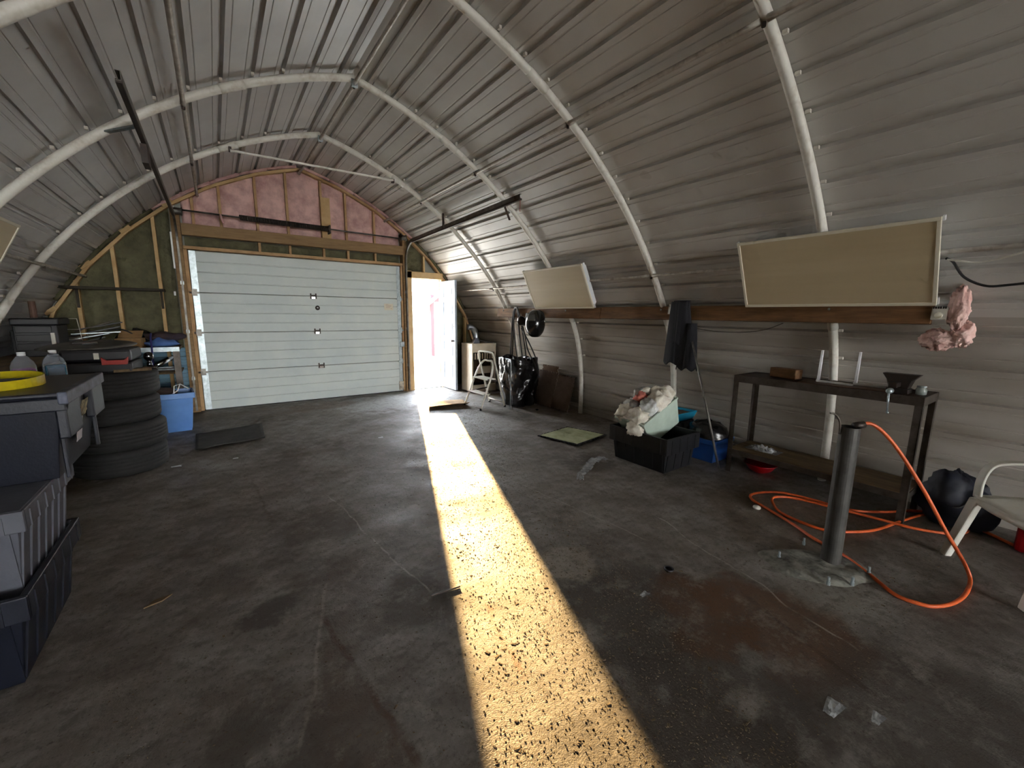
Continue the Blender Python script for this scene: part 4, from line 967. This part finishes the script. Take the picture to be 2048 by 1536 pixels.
# dark bag and red can at the right
t = thing('duffel_bag', 'dark navy bag slumped against the wall beside the workbench', 'bag', (4.42, .42, 0))
def duf(u, v):
    th, ph = 2 * PI * u, PI * v; px, py = math.cos(th) * math.sin(ph), math.sin(th) * math.sin(ph)
    k = 1 + .30 * nz(px * 1.8 + 3, py * 1.8, v * 3) + .16 * abs(nz(px * 5, py * 5 + 2, v * 7)) - .12 * abs(nz(px * 9, py * 9, v * 12))
    return (4.40 + .15 * px * k, .47 + .20 * py * k * (1.2 - .35 * v), max(.004, .19 - .20 * math.cos(ph) * k + .05 * py * v))
MB().grid(duf, 44, 28).build('bag_body', mat('navy_bag_cloth', '#0b0e18', .6, 0, col2='#0f1830', scale=4, bump=.5, bscale=15), t, smooth=True, world=True)
MB().tube(smooth_path([(4.30, .52, .26), (4.24, .50, .20), (4.24, .44, .19), (4.28, .40, .24)], 5), .008, 6).build('handle', M_BLACK, t, smooth=True, world=True)
MB().obox((4.262, .47, .20), (.01, .07, .03), rot(20, 0, 0)).build('metal_buckle', M_CHROME, t, bev=.003, world=True)
t = thing('fuel_can', 'red plastic can on the floor behind the white armchair', 'can', (4.33, .08, 0))
MB().box(4.22, 4.45, .0, .16, 0, .24).build('can_body', M_RED, t, bev=.025, world=True)
MB().lathe([(.02, 0), (.02, .05), (.024, .05), (.024, .07), (0, .072)], (4.28, .08, .235), 12).build('cap', M_BLACK, t, world=True)

# ------------------------------------------------------------------ wall bits at the right
t = thing('insulation_scrap', 'torn lump of pink insulation beside the thermostat on the right wall', 'insulation', (4.36, .62, 1.32))
def lump(c, s_, sd):
    return MB().grid(lambda u, v: Vector(c) + Vector((s_[0] * math.cos(2 * PI * u) * math.cos(PI * (v - .5)), s_[1] * math.sin(2 * PI * u) * math.cos(PI * (v - .5)), s_[2] * math.sin(PI * (v - .5)))) * (1 + .35 * nz(math.cos(2 * PI * u) * 2 + sd, math.sin(2 * PI * u) * 2, v * 5) + .26 * nz(math.cos(2 * PI * u) * 6 + sd, math.sin(2 * PI * u) * 6, v * 14)), 36, 24)
M_PINKB = mat('fresh_pink_insulation', '#f4d3c9', .95, 0, col2='#dfb0a8', scale=9, bump=1.0, bscale=35)
lump((4.28, .70, 1.375), (.05, .10, .07), 1).build('tuft', M_PINKB, t, smooth=True, world=True)
lump((4.28, .585, 1.42), (.05, .06, .085), 5).build('tuft', M_PINKB, t, smooth=True, world=True)
lump((4.23, .615, 1.60), (.045, .055, .13), 9).build('tuft', M_PINKB, t, smooth=True, world=True)
t = thing('thermostat', 'cream dial thermostat on the wall next to the pink insulation', 'thermostat', (4.21, .70, 1.52))
MB().obox((4.215, .705, 1.56), (.03, .082, .088), rot(0, 8)).build('case', M_WHITEP, t, bev=.004, world=True)
MB().lathe([(.022, 0), (.022, .012), (.018, .016), (0, .016)], (4.20, .705, 1.55), 20, rot(0, -98)).build('dial', M_FRAME, t, smooth=True, world=True)
m = MB()
for j in range(6): m.obox((4.204, .675 + j * .0125, 1.602), (.02, .006, .014), rot(0, 8))
m.build('vent_slots', M_DARKST, t, world=True)
single(MB().tube(smooth_path([(4.10, .70, 1.93), (4.08, .66, 1.90), (4.10, .60, 1.80), (4.12, .50, 1.74), (4.12, .40, 1.74), (4.1, .25, 1.76), (4.08, .05, 1.82), (4.05, -.3, 1.96), (4.04, -1.2, 2.0), (4.04, -3.0, 2.0)], 8), .008, 8), 'power_cord', M_BLACK, 'black cord sagging from the right end of the large light box', 'cord', (4.1, .5, 1.74), smooth=True)
single(MB().tube(smooth_path([(4.08, .69, 1.92), (4.04, .62, 1.90), (4.05, .55, 1.885), (4.05, .45, 1.90), (4.04, .3, 1.95), (4.02, .1, 2.0), (4.02, -1.0, 2.02), (4.02, -3.0, 2.02)], 8), .006, 8), 'white_wire', M_WHITEP, 'white wire running from the large light box towards the right edge', 'wire', (4.05, .5, 1.9), smooth=True)
single(MB().tube(smooth_path([(4.2, 2.55, 1.40), (4.26, 2.40, 1.375), (4.28, 2.15, 1.37), (4.27, 1.9, 1.40), (4.25, 1.72, 1.47)], 8), .003, 6), 'thin_wire', M_DARKST, 'thin dark wire drooping below the plank beside the jacket', 'wire', (4.26, 2.2, 1.37), smooth=True)

# ------------------------------------------------------------------ flat things on the floor
t = thing('cardboard_sheet', 'bent cardboard sheet lying across the sunlit strip by the open door', 'cardboard', (3.05, 6.3, 0))
def cb(u, v):
    A, B, C_, D_ = Vector((2.66, 6.08, 0)), Vector((3.32, 5.90, 0)), Vector((3.50, 6.48, 0)), Vector((2.95, 6.66, 0))
    p = (A * (1 - u) + B * u) * (1 - v) + (D_ * (1 - u) + C_ * u) * v
    p.z = .012 + .075 * max(0, 1 - v * 2.2) ** 1.3 * (.55 + .45 * u) + .012 * nz(u * 3, v * 3, 2); return p
MB().grid(cb, 16, 14).build('sheet', M_CARD, t, smooth=True, solid=.005, world=True)
def mt(u, v):
    A, B, C_, D_ = Vector((-.30, 5.56, 0)), Vector((.37, 5.66, 0)), Vector((.40, 6.50, 0)), Vector((-.32, 6.34, 0))
    p = (A * (1 - u) + B * u) * (1 - v) + (D_ * (1 - u) + C_ * u) * v
    p.z = .012 + .02 * (1 - v) ** 4 + .006 * nz(u * 4, v * 5, 9); return p
m = MB().grid(mt, 20, 20)
single(m, 'rubber_mat', mat('grey_rubber_mat', '#4a4844', .9, 0, col2='#3b3936', scale=9, bump=.4), 'dark grey rubber mat lying on the floor before the garage door', 'mat', (.04, 6.0, 0), smooth=True, solid=.008)
rib_ = smooth_path([(2.66, 2.64, 0), (2.75, 2.73, 0), (2.87, 2.78, 0), (3.0, 2.86, 0), (3.1, 2.92, 0), (3.2, 2.94, 0), (3.32, 2.93, 0)], 6)
def ribf(u, v):
    i = min(len(rib_) - 2, int(u * (len(rib_) - 1))); a_ = (rib_[i + 1] - rib_[i]).normalized(); sd_ = Vector((-a_.y, a_.x, 0)); w_ = .03 + .045 * abs(nz(u * 6, 3, 1)) + .02 * u
    q = rib_[min(len(rib_) - 1, round(u * (len(rib_) - 1)))] + sd_ * (v - .5) * w_ * 2; q.z = .004 + .028 * abs(nz(u * 11, v * 4, 6)); return q
m = MB().grid(ribf, 36, 6)
single(m, 'plastic_strip', M_CLEAR, 'twisted strip of clear plastic film on the floor beside the black crate', 'plastic strip', (3.0, 2.8, 0), smooth=True)
single(MB().bar((.83, 1.915, .007), (1.0, 1.90, .007), .010, .010), 'steel_pin', M_DARKST, 'short dark rod lying at the left edge of the sunlit strip', 'rod', (.915, 1.905, 0), bev=.002)
single(MB().lathe([(.028, 0), (.03, .006), (.018, .012), (.016, .006), (.016, 0)], (2.13, 1.335, 0), 16), 'rubber_washer', M_BLACK, 'black ring lying on the floor between sunlit strip and post', 'washer', (2.13, 1.335, 0), smooth=True)
single(MB().prism([(0, 0), (.09, .02), (.14, .06), (.05, .05)], .0, .006, lambda a, b, dd: (-.43 + a * .8, 2.66 + b, .002 + dd)), 'wood_chip', M_PLY, 'small pale wood chip on the floor near the tote stack', 'wood chip', (-.38, 2.68, 0))
for x, y, r_, lab in ((3.42, 1.42, .03, 'small pale foam ball beside the coil of orange hose'), (4.12, 5.12, .025, 'dark pebble beside the rubbish bag')):
    single(MB().grid(lambda u, v: (x + r_ * math.cos(2 * PI * u) * math.cos(PI * (v - .5)) * (1 + .3 * nz(u * 5, v * 4, x)), y + r_ * math.sin(2 * PI * u) * math.cos(PI * (v - .5)), r_ * .6 * (1 + math.sin(PI * (v - .5)))), 14, 9), 'pebble', M_WHITEP if x < 4 else M_BLACK, lab, 'pebble', (x, y, 0), smooth=True)
# scraps of paper and wrapping that can be picked out
for k, (x, y, s_, lab) in enumerate([(-.44, 5.12, .05, 'white paper scrap beside the tyre stack'), (.05, 5.08, .03, 'white paper scrap in front of the rubber mat'), (1.55, 5.0, .035, 'white paper scrap in the middle of the floor'), (1.86, .415, .06, 'crumpled white plastic scrap on the dark floor right of the sunlit strip'), (1.81, 1.27, .035, 'crumpled white plastic scrap between ring and sunlit strip'), (1.95, .30, .04, 'small white plastic scrap nearest the viewer')]):
    m = MB().grid(lambda u, v: (x + (u - .5) * s_ * 1.6 + .01 * nz(v * 3, u, k), y + (v - .5) * s_ * (.6 + .5 * u), .003 + .15 * s_ * abs(nz(u * 3 + k, v * 3, 1))), 5, 5)
    single(m, 'paper_scrap' if k < 3 else 'plastic_scrap', M_WHITE if k < 3 else M_CLEAR, lab, 'scrap', (x, y, 0))
# ------------------------------------------------------------------ left side: tote stack
tote('bottom_tote', 'black plastic tote at the bottom of the stack, nearest the viewer', 'tote', (-1.0, 2.70, 0), 0, .60, .80, .405, M_NAVY, M_NAVY, .05, (5, 6), .26, ribdepth=.01)
t = tote('grey_tote', 'ribbed grey plastic tote in the middle of the stack', 'tote', (-.965, 2.72, .335), 0, .56, .72, .40, M_GREYP, M_GREYP, .045, (6, 7), .22)
MB().box(-1.235, -.695, 2.375, 3.065, .722, .737).build('lid', M_GREYP, t, bev=.004, world=True)
t = tote('lidded_tote', 'navy tote with folding lid and torn label on top of the stack', 'tote', (-.872, 3.04, .738), 0, .56, .74, .405, M_NAVY, M_NAVY, .05, (0, 0), .04, lip=.012)
for (x0, x1, y0, y1, z0, z1) in ((.245, .285, -.37, -.14, .20, .39), (.245, .285, .12, .37, .20, .39)): MB().box(x0, x1, y0, y1, z0, z1).build('corner_skirt', M_NAVY, t, bev=.008)
MB().box(-.285, .285, -.372, -.33, .33, .39).build('front_skirt', M_NAVY, t, bev=.006)
MB().box(-.29, -.003, -.375, .375, .395, .415).build('lid_flap', M_NAVY, t, bev=.006); MB().box(.003, .29, -.375, .375, .395, .415).build('lid_flap', M_NAVY, t, bev=.006)
MB().box(.262, .296, -.38, .38, .36, .418).build('lid_edge', mat('scuffed_navy_edge', '#5a6072', .5, 0, col2='#2a3042', scale=14), t, bev=.006)
for y in (-.30, .30): MB().box(.235, .252, y - .012, y + .012, .0, .30).build('side_rib', M_NAVY, t, bev=.004)
MB().grid(lambda u, v: (.2425 + .022 * v + .003 * nz(u * 5, v * 5, 3), -.10 + .10 * u, .12 + .16 * v), 6, 10).build('paper_label', mat('white_label', '#d9d9e2', .8), t, solid=.001)
MB().grid(lambda u, v: (.262 + .018 * v + .006 * nz(u * 6, v * 6, 5), -.09 + .14 * u + .012 * nz(v * 5, u, 1), .24 + .085 * v), 8, 8).build('torn_sticker', mat('torn_yellowed_paper', '#c9bc92', .9, 0, col2='#6d6a5e', scale=20), t, solid=.001)
# yellow band on the lid
t = thing('yellow_hoop', 'bright yellow flat hoop lying on the lid of the top tote', 'hoop', (-.92, 3.02, 1.153))
m = MB(); n = 48; vs = []
for i in range(n):
    a = 2 * PI * i / n; rx, ry = .27, .23
    for dr, z in ((0, .0), (.006, .0), (.006, .045), (0, .045)): vs.append((-1.0 + (rx + dr) * math.cos(a), 3.02 + (ry + dr) * math.sin(a), 1.155 + z + .006 * math.sin(2 * a)))
m.add(vs, [(i * 4 + j, i * 4 + (j + 1) % 4, ((i + 1) % n) * 4 + (j + 1) % 4, ((i + 1) % n) * 4 + j) for i in range(n) for j in range(4)])
m.build('band', M_YELLOW, t, world=True)
for dy in (-.1, .02, .13): MB().bar((-1.22, 3.02 + dy, 1.17), (-.80, 3.02 + dy * .8 + .02, 1.17), .022, .012).build('inner_slat', M_BLACK, t, world=True)

# left work table
t = thing('side_table', 'dark cluttered work table along the left wall behind the totes', 'table', (-1.42, 5.5, 0))
MB().box(-1.88, -.98, 3.85, 4.85, .93, .97).build('table_top', M_PLY, t, bev=.004, world=True)
MB().box(-1.86, -1.28, 4.85, 7.15, .99, 1.03).build('table_top', M_PLY, t, bev=.004, world=True)
for x, y, z in ((-1.84, 3.9, .93), (-1.45, 3.95, .93), (-1.3, 4.7, .93), (-1.84, 4.78, .93), (-1.32, 5.9, .99), (-1.32, 7.1, .99), (-1.82, 7.1, .99)): MB().box(x - .03, x + .03, y - .03, y + .03, 0, z).build('leg', M_BEAM, t, world=True)
t = thing('rear_bench', 'bench against the end wall left of the garage door', 'bench', (-1.1, 7.5, 0))
MB().box(-1.86, -.43, 7.18, 7.84, 1.0, 1.035).build('bench_top', M_PLY, t, bev=.004, world=True)
MB().box(-1.86, -.43, 7.165, 7.18, .985, 1.045).build('front_edge', M_GALV, t, world=True)
for x in (-1.80, -.47): MB().box(x - .035, x + .035, 7.19, 7.26, 0, 1.0).build('leg', M_ANGLE, t, world=True)
MB().box(-1.0, -.44, 7.22, 7.80, .68, .70).build('lower_shelf', M_PLY, t, world=True)

def jug(x, y, z, liquid, label, name, level=.6, s_=1.0, mt=None):
    t = thing(name, label, 'jug', (x, y, z), 20, 'plastic fluid jugs')
    def ringed(k0, k1):
        pr = [(.0, .0), (.95, .0), (1, .012), (1, .175), (.85, .215), (.42, .262), (.30, .266), (.30, .275)]
        m = MB(); vs = []; n = 16
        for r, zz in pr:
            for j in range(n):
                a = 2 * PI * (j + .5) / n; q = 1 / max(abs(math.cos(a)), abs(math.sin(a))) ** .75
                vs.append((r * q * .075 * s_ * math.cos(a), r * q * .058 * s_ * math.sin(a), zz * s_))
        m.add(vs, [(i * n + j, i * n + (j + 1) % n, (i + 1) * n + (j + 1) % n, (i + 1) * n + j) for i in range(len(pr) - 1) for j in range(n)]); return m
    ringed(0, 1).build('bottle', mat('cloudy_jug_plastic', '#b9c3cf', .3, 0, alpha=.35), t, smooth=True)
    MB().box(-.066 * s_, .066 * s_, -.051 * s_, .051 * s_, .006, .275 * s_ * level).build('liquid', liquid, t, bev=.012)
    MB().lathe([(.026 * s_, .268 * s_), (.026 * s_, .298 * s_), (0, .299 * s_)], (0, 0, 0), 14).build('cap', M_WHITE, t, smooth=True)
    MB().box(-.05 * s_, .05 * s_, -.0625 * s_, -.0605 * s_, .03, .12).build('label', mat('pale_jug_label', '#8fa8c2', .6), t)
    return t
jug(-1.025, 4.55, .97, mat('blue_fluid', '#3f7f9f', .2), 'clear plastic jug of blue fluid behind the top tote', 'fluid_jug', .62, .84)
jug(-1.15, 4.42, .97, mat('pink_fluid', '#b45fb5', .2), 'clear plastic jug of pink fluid left of the blue one', 'fluid_jug', .58, .84)
single(MB().lathe([(.07, 0), (.075, .1), (.08, .105), (.07, .11), (.065, .02), (0, .02)], (-1.38, 4.25, .97), 20), 'metal_tin', M_GALV, 'small grey tin beside the pink jug', 'tin', (-1.38, 4.25, .97), smooth=True)
single(MB().bar((-1.62, 4.62, 1.18), (-1.36, 4.75, 1.25), .02, .02), 'wood_stick', M_WOODY, 'short pale wooden stick on the heap at the left edge', 'stick', (-1.5, 4.68, .97))
t = thing('plastic_bag_heap', 'crumpled grey plastic bag on the side table at the left edge', 'bag', (-1.55, 4.5, .97))
MB().grid(lambda u, v: (-1.52 + .16 * math.cos(2 * PI * u) * math.sin(PI * v) * (1 + .4 * nz(u * 7, v * 6, 1)), 4.5 + .16 * math.sin(2 * PI * u) * math.sin(PI * v) * (1 + .4 * nz(u * 6, v * 7, 2)), 1.06 - .09 * math.cos(PI * v)), 30, 18).build('bag_body', mat('grey_bag', '#5d5c60', .5, 0, col2='#2e2d31', scale=10, bump=.6), t, smooth=True, world=True)

# tyres
def tyre_mesh():
    pr = [(.19, .045), (.21, .02), (.26, .004), (.315, .008), (.345, .03), (.352, .055)]
    for k in range(4):
        z = .07 + k * .033; pr += [(.352, z), (.344, z + .004), (.344, z + .009), (.352, z + .013)]
    pr += [(.352, .205), (.345, .22), (.315, .242), (.26, .246), (.21, .23), (.19, .205), (.195, .125), (.19, .045)]
    return MB().lathe(pr, (0, 0, 0), 48, cap=False)
labs = ['worn black tyre at the bottom of the stack', 'worn black tyre second from the bottom of the stack', 'worn black tyre third from the bottom of the stack', 'worn black tyre on top of the stack, under the black case']
tyre0 = None
for k, lab in enumerate(labs):
    loc = (-.855 + (.0, .015, -.015, .0)[k], 5.345 + (.0, -.01, .012, 0)[k], k * .2405)
    if tyre0 is None:
        o = tyre_mesh().build('tyre', M_RUBBER, None, smooth=True); tyre0 = o
    else:
        o = tyre0.copy(); COL.objects.link(o)
    o.location = loc; o.rotation_euler = (0, 0, k * .7); tag(o, lab, 'tyre', 'stacked tyres')
t = thing('tool_case', 'black tool case with a red latch lying on the tyre stack', 'case', (-.86, 5.30, .964), -4)
MB().box(-.24, .23, -.24, .16, 0, .10).build('case_base', M_BLACK, t, bev=.02); MB().box(-.24, .23, -.24, .16, .105, .215).build('case_lid', M_BLACK, t, bev=.025)
MB().prism([(.03, .08), (.20, .08), (.21, .15), (.18, .12), (.06, .12), (.03, .15)], -.27, -.235, lambda a, b, dd: (a, dd, b)).build('red_latch', mat('red_latch_plastic', '#a3322b', .45), t, bev=.004)
MB().box(-.02, .015, -.243, -.24, .13, .185).build('white_tag', M_WHITEP, t)
single(MB().obox((-.66, 5.10, .985), (.26, .10, .025), rot(0, 0, 12)), 'board_offcut', M_PLY, 'short dirty board offcut under the right end of the black case', 'board', (-.66, 5.10, .972), bev=.003)
t = thing('round_cover', 'large round grey metal cover resting on the black case', 'cover', (-.98, 5.42, 1.19), 0)
MB().lathe([(.0, .03), (.17, .035), (.19, .03), (.30, .012), (.335, .0), (.34, .006), (.30, .022), (.19, .042), (.0, .045)], (-.98, 5.42, 1.185), 40, rot(3, -2)).build('disc', mat('dusty_grey_metal', '#6e6c66', .5, .4, col2='#3e3c38', scale=6), t, smooth=True, world=True)
MB().obox((-.98, 5.30, 1.232), (.16, .07, .012), rot(3, -2, 8)).build('vent_plate', M_DARKST, t, bev=.003, world=True)
MB().obox((-.93, 5.20, 1.225), (.10, .02, .01), rot(3, -2, 4)).build('shiny_clip', M_CHROME, t, bev=.002, world=True)
t = thing('hitch_ball', 'chrome hitch ball standing at the right of the tyre stack top', 'hitch ball', (-.575, 5.47, .962))
MB().lathe([(.022, .0), (.022, .05), (.015, .055), (.02, .07), (.038, .09), (.042, .115), (.034, .14), (.015, .152), (0, .154)], (-.575, 5.47, .962), 20).build('ball', mat('dark_chrome', '#77797c', .12, 1), t, smooth=True, world=True)
MB().box(-.63, -.52, 5.40, 5.54, .955, .972).build('plate', M_DARKST, t, bev=.003, world=True)
t = thing('chrome_torch', 'chrome cylinder lying aslant on the lower shelf by the garage door', 'cylinder', (-.62, 7.3, .70))
MB().tube([(-.80, 7.30, .74), (-.56, 7.34, .87)], .032, 16).build('barrel', M_CHROME, t, smooth=True, world=True); MB().tube([(-.56, 7.34, .87), (-.47, 7.355, .92)], [.026, .018], 14).build('neck', M_GALV, t, smooth=True, world=True)
for k, (z, x0) in enumerate(((.702, -.86), (.714, -.80), (.726, -.84), (.738, -.78))):
    single(MB().box(x0, -.50 + k * .01, 7.40 + k * .02, 7.50 + k * .02, z, z + .011), 'metal_strip', M_GALV if k % 2 else M_DARKST, ['lowest metal strip of the small pile on the lower shelf', 'second metal strip of the pile on the lower shelf', 'third metal strip of the pile on the lower shelf', 'topmost metal strip of the pile on the lower shelf'][k], 'metal strip', (x0, 7.45, z), 'metal strips on the lower shelf', bev=.002)
single(MB().tube(smooth_path([(-.72, 7.35, 1.22), (-.715, 7.20, 1.16), (-.71, 7.15, 1.03), (-.715, 7.15, .80), (-.70, 7.15, .62)], 6), .011, 6), 'webbing_strap', mat('purple_webbing', '#2c2c6a', .8), 'dark blue strap hanging over the front of the rear bench', 'strap', (-.71, 7.15, .62), smooth=True)

# blue tote by the garage door
t = tote('blue_tote', 'light blue open tote full of oddments beside the garage door', 'tote', (-.56, 6.80, 0), 4, .50, .44, .50, M_BLUE, M_BLUE, .045, (2, 2), .14)
single(MB().obox((-.62, 6.82, .46), (.22, .2, .16), rot(8, 12, 20)), 'brown_box', mat('dark_brown_box', '#3b2a22', .7), 'dark brown box lying in the light blue tote', 'box', (-.62, 6.82, .38), bev=.01)
t = thing('wire_frame_rack', 'bent white wire frame sticking out of the light blue tote', 'wire frame', (-.48, 6.78, .3))
for pts in ([(-.52, 6.70, .40), (-.50, 6.72, .58), (-.44, 6.74, .60), (-.36, 6.76, .53)], [(-.52, 6.70, .40), (-.54, 6.74, .47), (-.47, 6.72, .52), (-.44, 6.74, .60)], [(-.69, 6.66, .42), (-.72, 6.68, .58)]): MB().tube(pts, .007, 6).build('wire', M_WHITE, t, smooth=True, world=True)

# wall shelf on the studs
t = thing('wall_shelf', 'dark narrow shelf board fixed to the studs of the end wall', 'shelf', (-1.1, 7.78, 1.79))
MB().box(-1.66, -.55, 7.70, 7.885, 1.79, 1.825).build('shelf_board', mat('dark_board', '#3b3427', .8, 0, col2='#2b261c', scale=5), t, bev=.003, world=True)
for x in (-.60, -1.46): MB().box(x - .014, x + .014, 7.86, 7.888, 1.55, 1.79).build('shelf_bracket', mat('dark_board', '#3b3427', .8), t, world=True)
single(MB().box(-.455, -.43, 7.80, 7.82, 1.74, 1.80), 'light_switch', M_WHITE, 'small white plate on the post left of the garage door', 'switch', (-.44, 7.81, 1.74), bev=.003)

# clutter on the rear bench and side table
RBZ = 1.035
t = thing('tool_chest', 'black tool chest on the table at the left picture edge', 'tool chest', (-1.62, 6.6, 1.03))
MB().box(-1.70, -1.38, 6.42, 6.80, 1.03, 1.36).build('chest_body', M_BLACK, t, bev=.01, world=True); MB().box(-1.71, -1.36, 6.40, 6.82, 1.36, 1.43).build('chest_lid', M_BLACK, t, bev=.012, world=True)
for z in (1.10, 1.19, 1.28): MB().box(-1.68, -1.42, 6.405, 6.42, z, z + .07).build('drawer', mat('dark_drawer', '#1d1c1d', .4), t, bev=.004, world=True)
MB().box(-1.43, -1.40, 6.39, 6.41, 1.15, 1.28).build('white_latch', M_WHITEP, t, world=True)
single(MB().lathe([(.03, 0), (.03, .32), (.0, .32)], (-1.66, 6.95, 1.29), 12), 'pipe_offcut', mat('rusty_pipe', '#6a5043', .7, .2), 'rusty brown pipe offcut sticking up behind the tool chest', 'pipe', (-1.66, 6.95, 1.29), smooth=False)
single(MB().box(-1.84, -1.46, 6.86, 7.12, 1.03, 1.29), 'parts_box', M_BLACK, 'black box behind the tool chest', 'box', (-1.65, 7.0, 1.03), bev=.01)
t = thing('wire_rack', 'small white wire rack standing on the rear bench', 'wire rack', (-1.45, 7.3, RBZ))
for x in (-1.57, -1.39): MB().tube([(x + .03, 7.3, RBZ), (x, 7.3, RBZ + .38)], .004, 6).build('wire', M_WHITEP, t, world=True)
for z in (.02, .13, .25, .38): MB().tube([(-1.57 + .03 * (1 - z / .38), 7.3, RBZ + z), (-1.39 + .03 * (1 - z / .38), 7.3, RBZ + z)], .0035, 6).build('wire', M_WHITEP, t, world=True)
rr = random.Random(5)
for k in range(9):
    x0 = -1.66 + .03 * k; z = RBZ + .02 + .028 * k
    lab = ['lowest bar of the scrap pile on the rear bench', 'second bar from the bottom of the scrap pile', 'third bar from the bottom of the scrap pile', 'fourth bar from the bottom of the scrap pile', 'middle bar of the scrap pile', 'fourth bar from the top of the scrap pile', 'third bar from the top of the scrap pile', 'second bar from the top of the scrap pile', 'topmost bar of the scrap pile on the rear bench'][k]
    single(MB().bar((x0, 7.40 + .03 * (k % 3), z), (x0 + .42 + rr.uniform(-.08, .1), 7.44 + rr.uniform(0, .2), z + rr.uniform(.02, .14)), .03 + .02 * rr.random(), .012), 'scrap_bar', (M_GALV, M_DARKST, M_GREYP)[k % 3], lab, 'metal bar', (x0, 7.45, z), 'metal bars piled on the rear bench', bev=.002)
for k in range(7):
    x, y = -1.17 + .055 * (k % 4) + .01 * rr.random(), 7.30 + .10 * (k // 4); s_ = .75 + .4 * rr.random()
    lab = ['first small glass jar from the left in the front row on the rear bench', 'second small glass jar from the left in the front row', 'third small glass jar from the left in the front row', 'rightmost small glass jar of the front row', 'leftmost small glass jar of the back row on the rear bench', 'middle small glass jar of the back row', 'rightmost small glass jar of the back row'][k]
    t = thing('small_jar', lab, 'jar', (x, y, RBZ), 0, 'small glass jars on the rear bench')
    MB().lathe([(.022, 0), (.025, .005), (.025, .07 * s_), (.018, .085 * s_)], (0, 0, 0), 12).build('glass', mat('jar_glass', '#9aa19c', .1), t, smooth=True)
    MB().lathe([(.020, .082 * s_), (.020, .10 * s_), (0, .1005 * s_)], (0, 0, 0), 12).build('lid', (M_GALV, M_WHITEP)[k % 2], t)
single(MB().tube(smooth_path([(-1.28, 7.55, RBZ + .02), (-1.2, 7.5, RBZ + .19), (-1.05, 7.48, RBZ + .24), (-.92, 7.46, RBZ + .18), (-.82, 7.44, RBZ + .02)], 8), .009, 8), 'rubber_tube', M_BLACK, 'black rubber tube arching over the rear bench', 'tube', (-1.05, 7.48, RBZ), smooth=True)
t = thing('cardboard_box', 'small tan cardboard box on the rear bench', 'box', (-.93, 7.3, RBZ), -6)
MB().box(-.13, .13, -.09, .12, 0, .13).build('carton', M_CARD, t, bev=.004); MB().obox((-.02, .15, .175), (.24, .16, .006), rot(32)).build('flap', M_CARD, t)
def sack(c, s_, sd): return MB().grid(lambda u, v: (c[0] + s_[0] * math.cos(2 * PI * u) * math.sin(PI * v) ** .8 * (1 + .22 * nz(u * 6, v * 4, sd)), c[1] + s_[1] * math.sin(2 * PI * u) * math.sin(PI * v) ** .8, c[2] + s_[2] * (1 - math.cos(PI * v)) * (1 + .3 * nz(u * 5, v * 5, sd + 3))), 30, 16)
single(sack((-.92, 7.56, RBZ), (.20, .12, .11), 1), 'black_sack', M_BAG, 'black sack behind the cardboard box on the rear bench', 'sack', (-.92, 7.56, RBZ), smooth=True)
single(sack((-.62, 7.36, RBZ), (.18, .13, .055), 4), 'blue_sack', mat('blue_fabric', '#41609f', .8, 0, col2='#5a7fbb', scale=6, bump=.4), 'blue and white fabric bundle on the rear bench', 'bundle', (-.62, 7.36, RBZ), smooth=True)
single(sack((-.58, 7.46, RBZ + .075), (.22, .15, .06), 7), 'brown_coat', mat('brown_fabric', '#54413a', .9, 0, col2='#3a3340', scale=5, bump=.4), 'dark brown cloth bundle lying on the blue one', 'bundle', (-.58, 7.46, RBZ + .075), smooth=True)

# grit that nobody could count
random.seed(21)
m = MB()
def flake(x, y, s_, h):
    a = random.random() * 2 * PI; c_, q = math.cos(a), math.sin(a); w = s_ * random.uniform(.25, .7)
    pts = [(-s_, -w * .6), (s_ * .9, -w), (s_, w * .5), (-s_ * .7, w)]
    vs = [(x + p * c_ - r * q, y + p * q + r * c_, .0005) for p, r in pts] + [(x + .7 * (p * c_ - r * q), y + .7 * (p * q + r * c_), h) for p, r in pts]
    m.add(vs, [(4, 5, 6, 7)] + [(i, (i + 1) % 4, 4 + (i + 1) % 4, 4 + i) for i in range(4)])
for k in range(16000):
    y = .4 + 6.6 * random.random() ** 1.5
    if random.random() < .6: x = .64 + .36 * y + random.uniform(-.35, .75)
    else: x = random.uniform(-.6, 4.2)
    flake(x, y, random.uniform(.0015, .005) * (1 + (random.random() < .04) * 1.8), random.uniform(.0008, .003))
o = m.build('floor_grit', mat('dark_grit', '#4b4033', .9, 0, col2='#7d6c52', scale=30)); o['kind'] = 'stuff'; o['label'] = 'fine grit and chips strewn over the concrete floor'
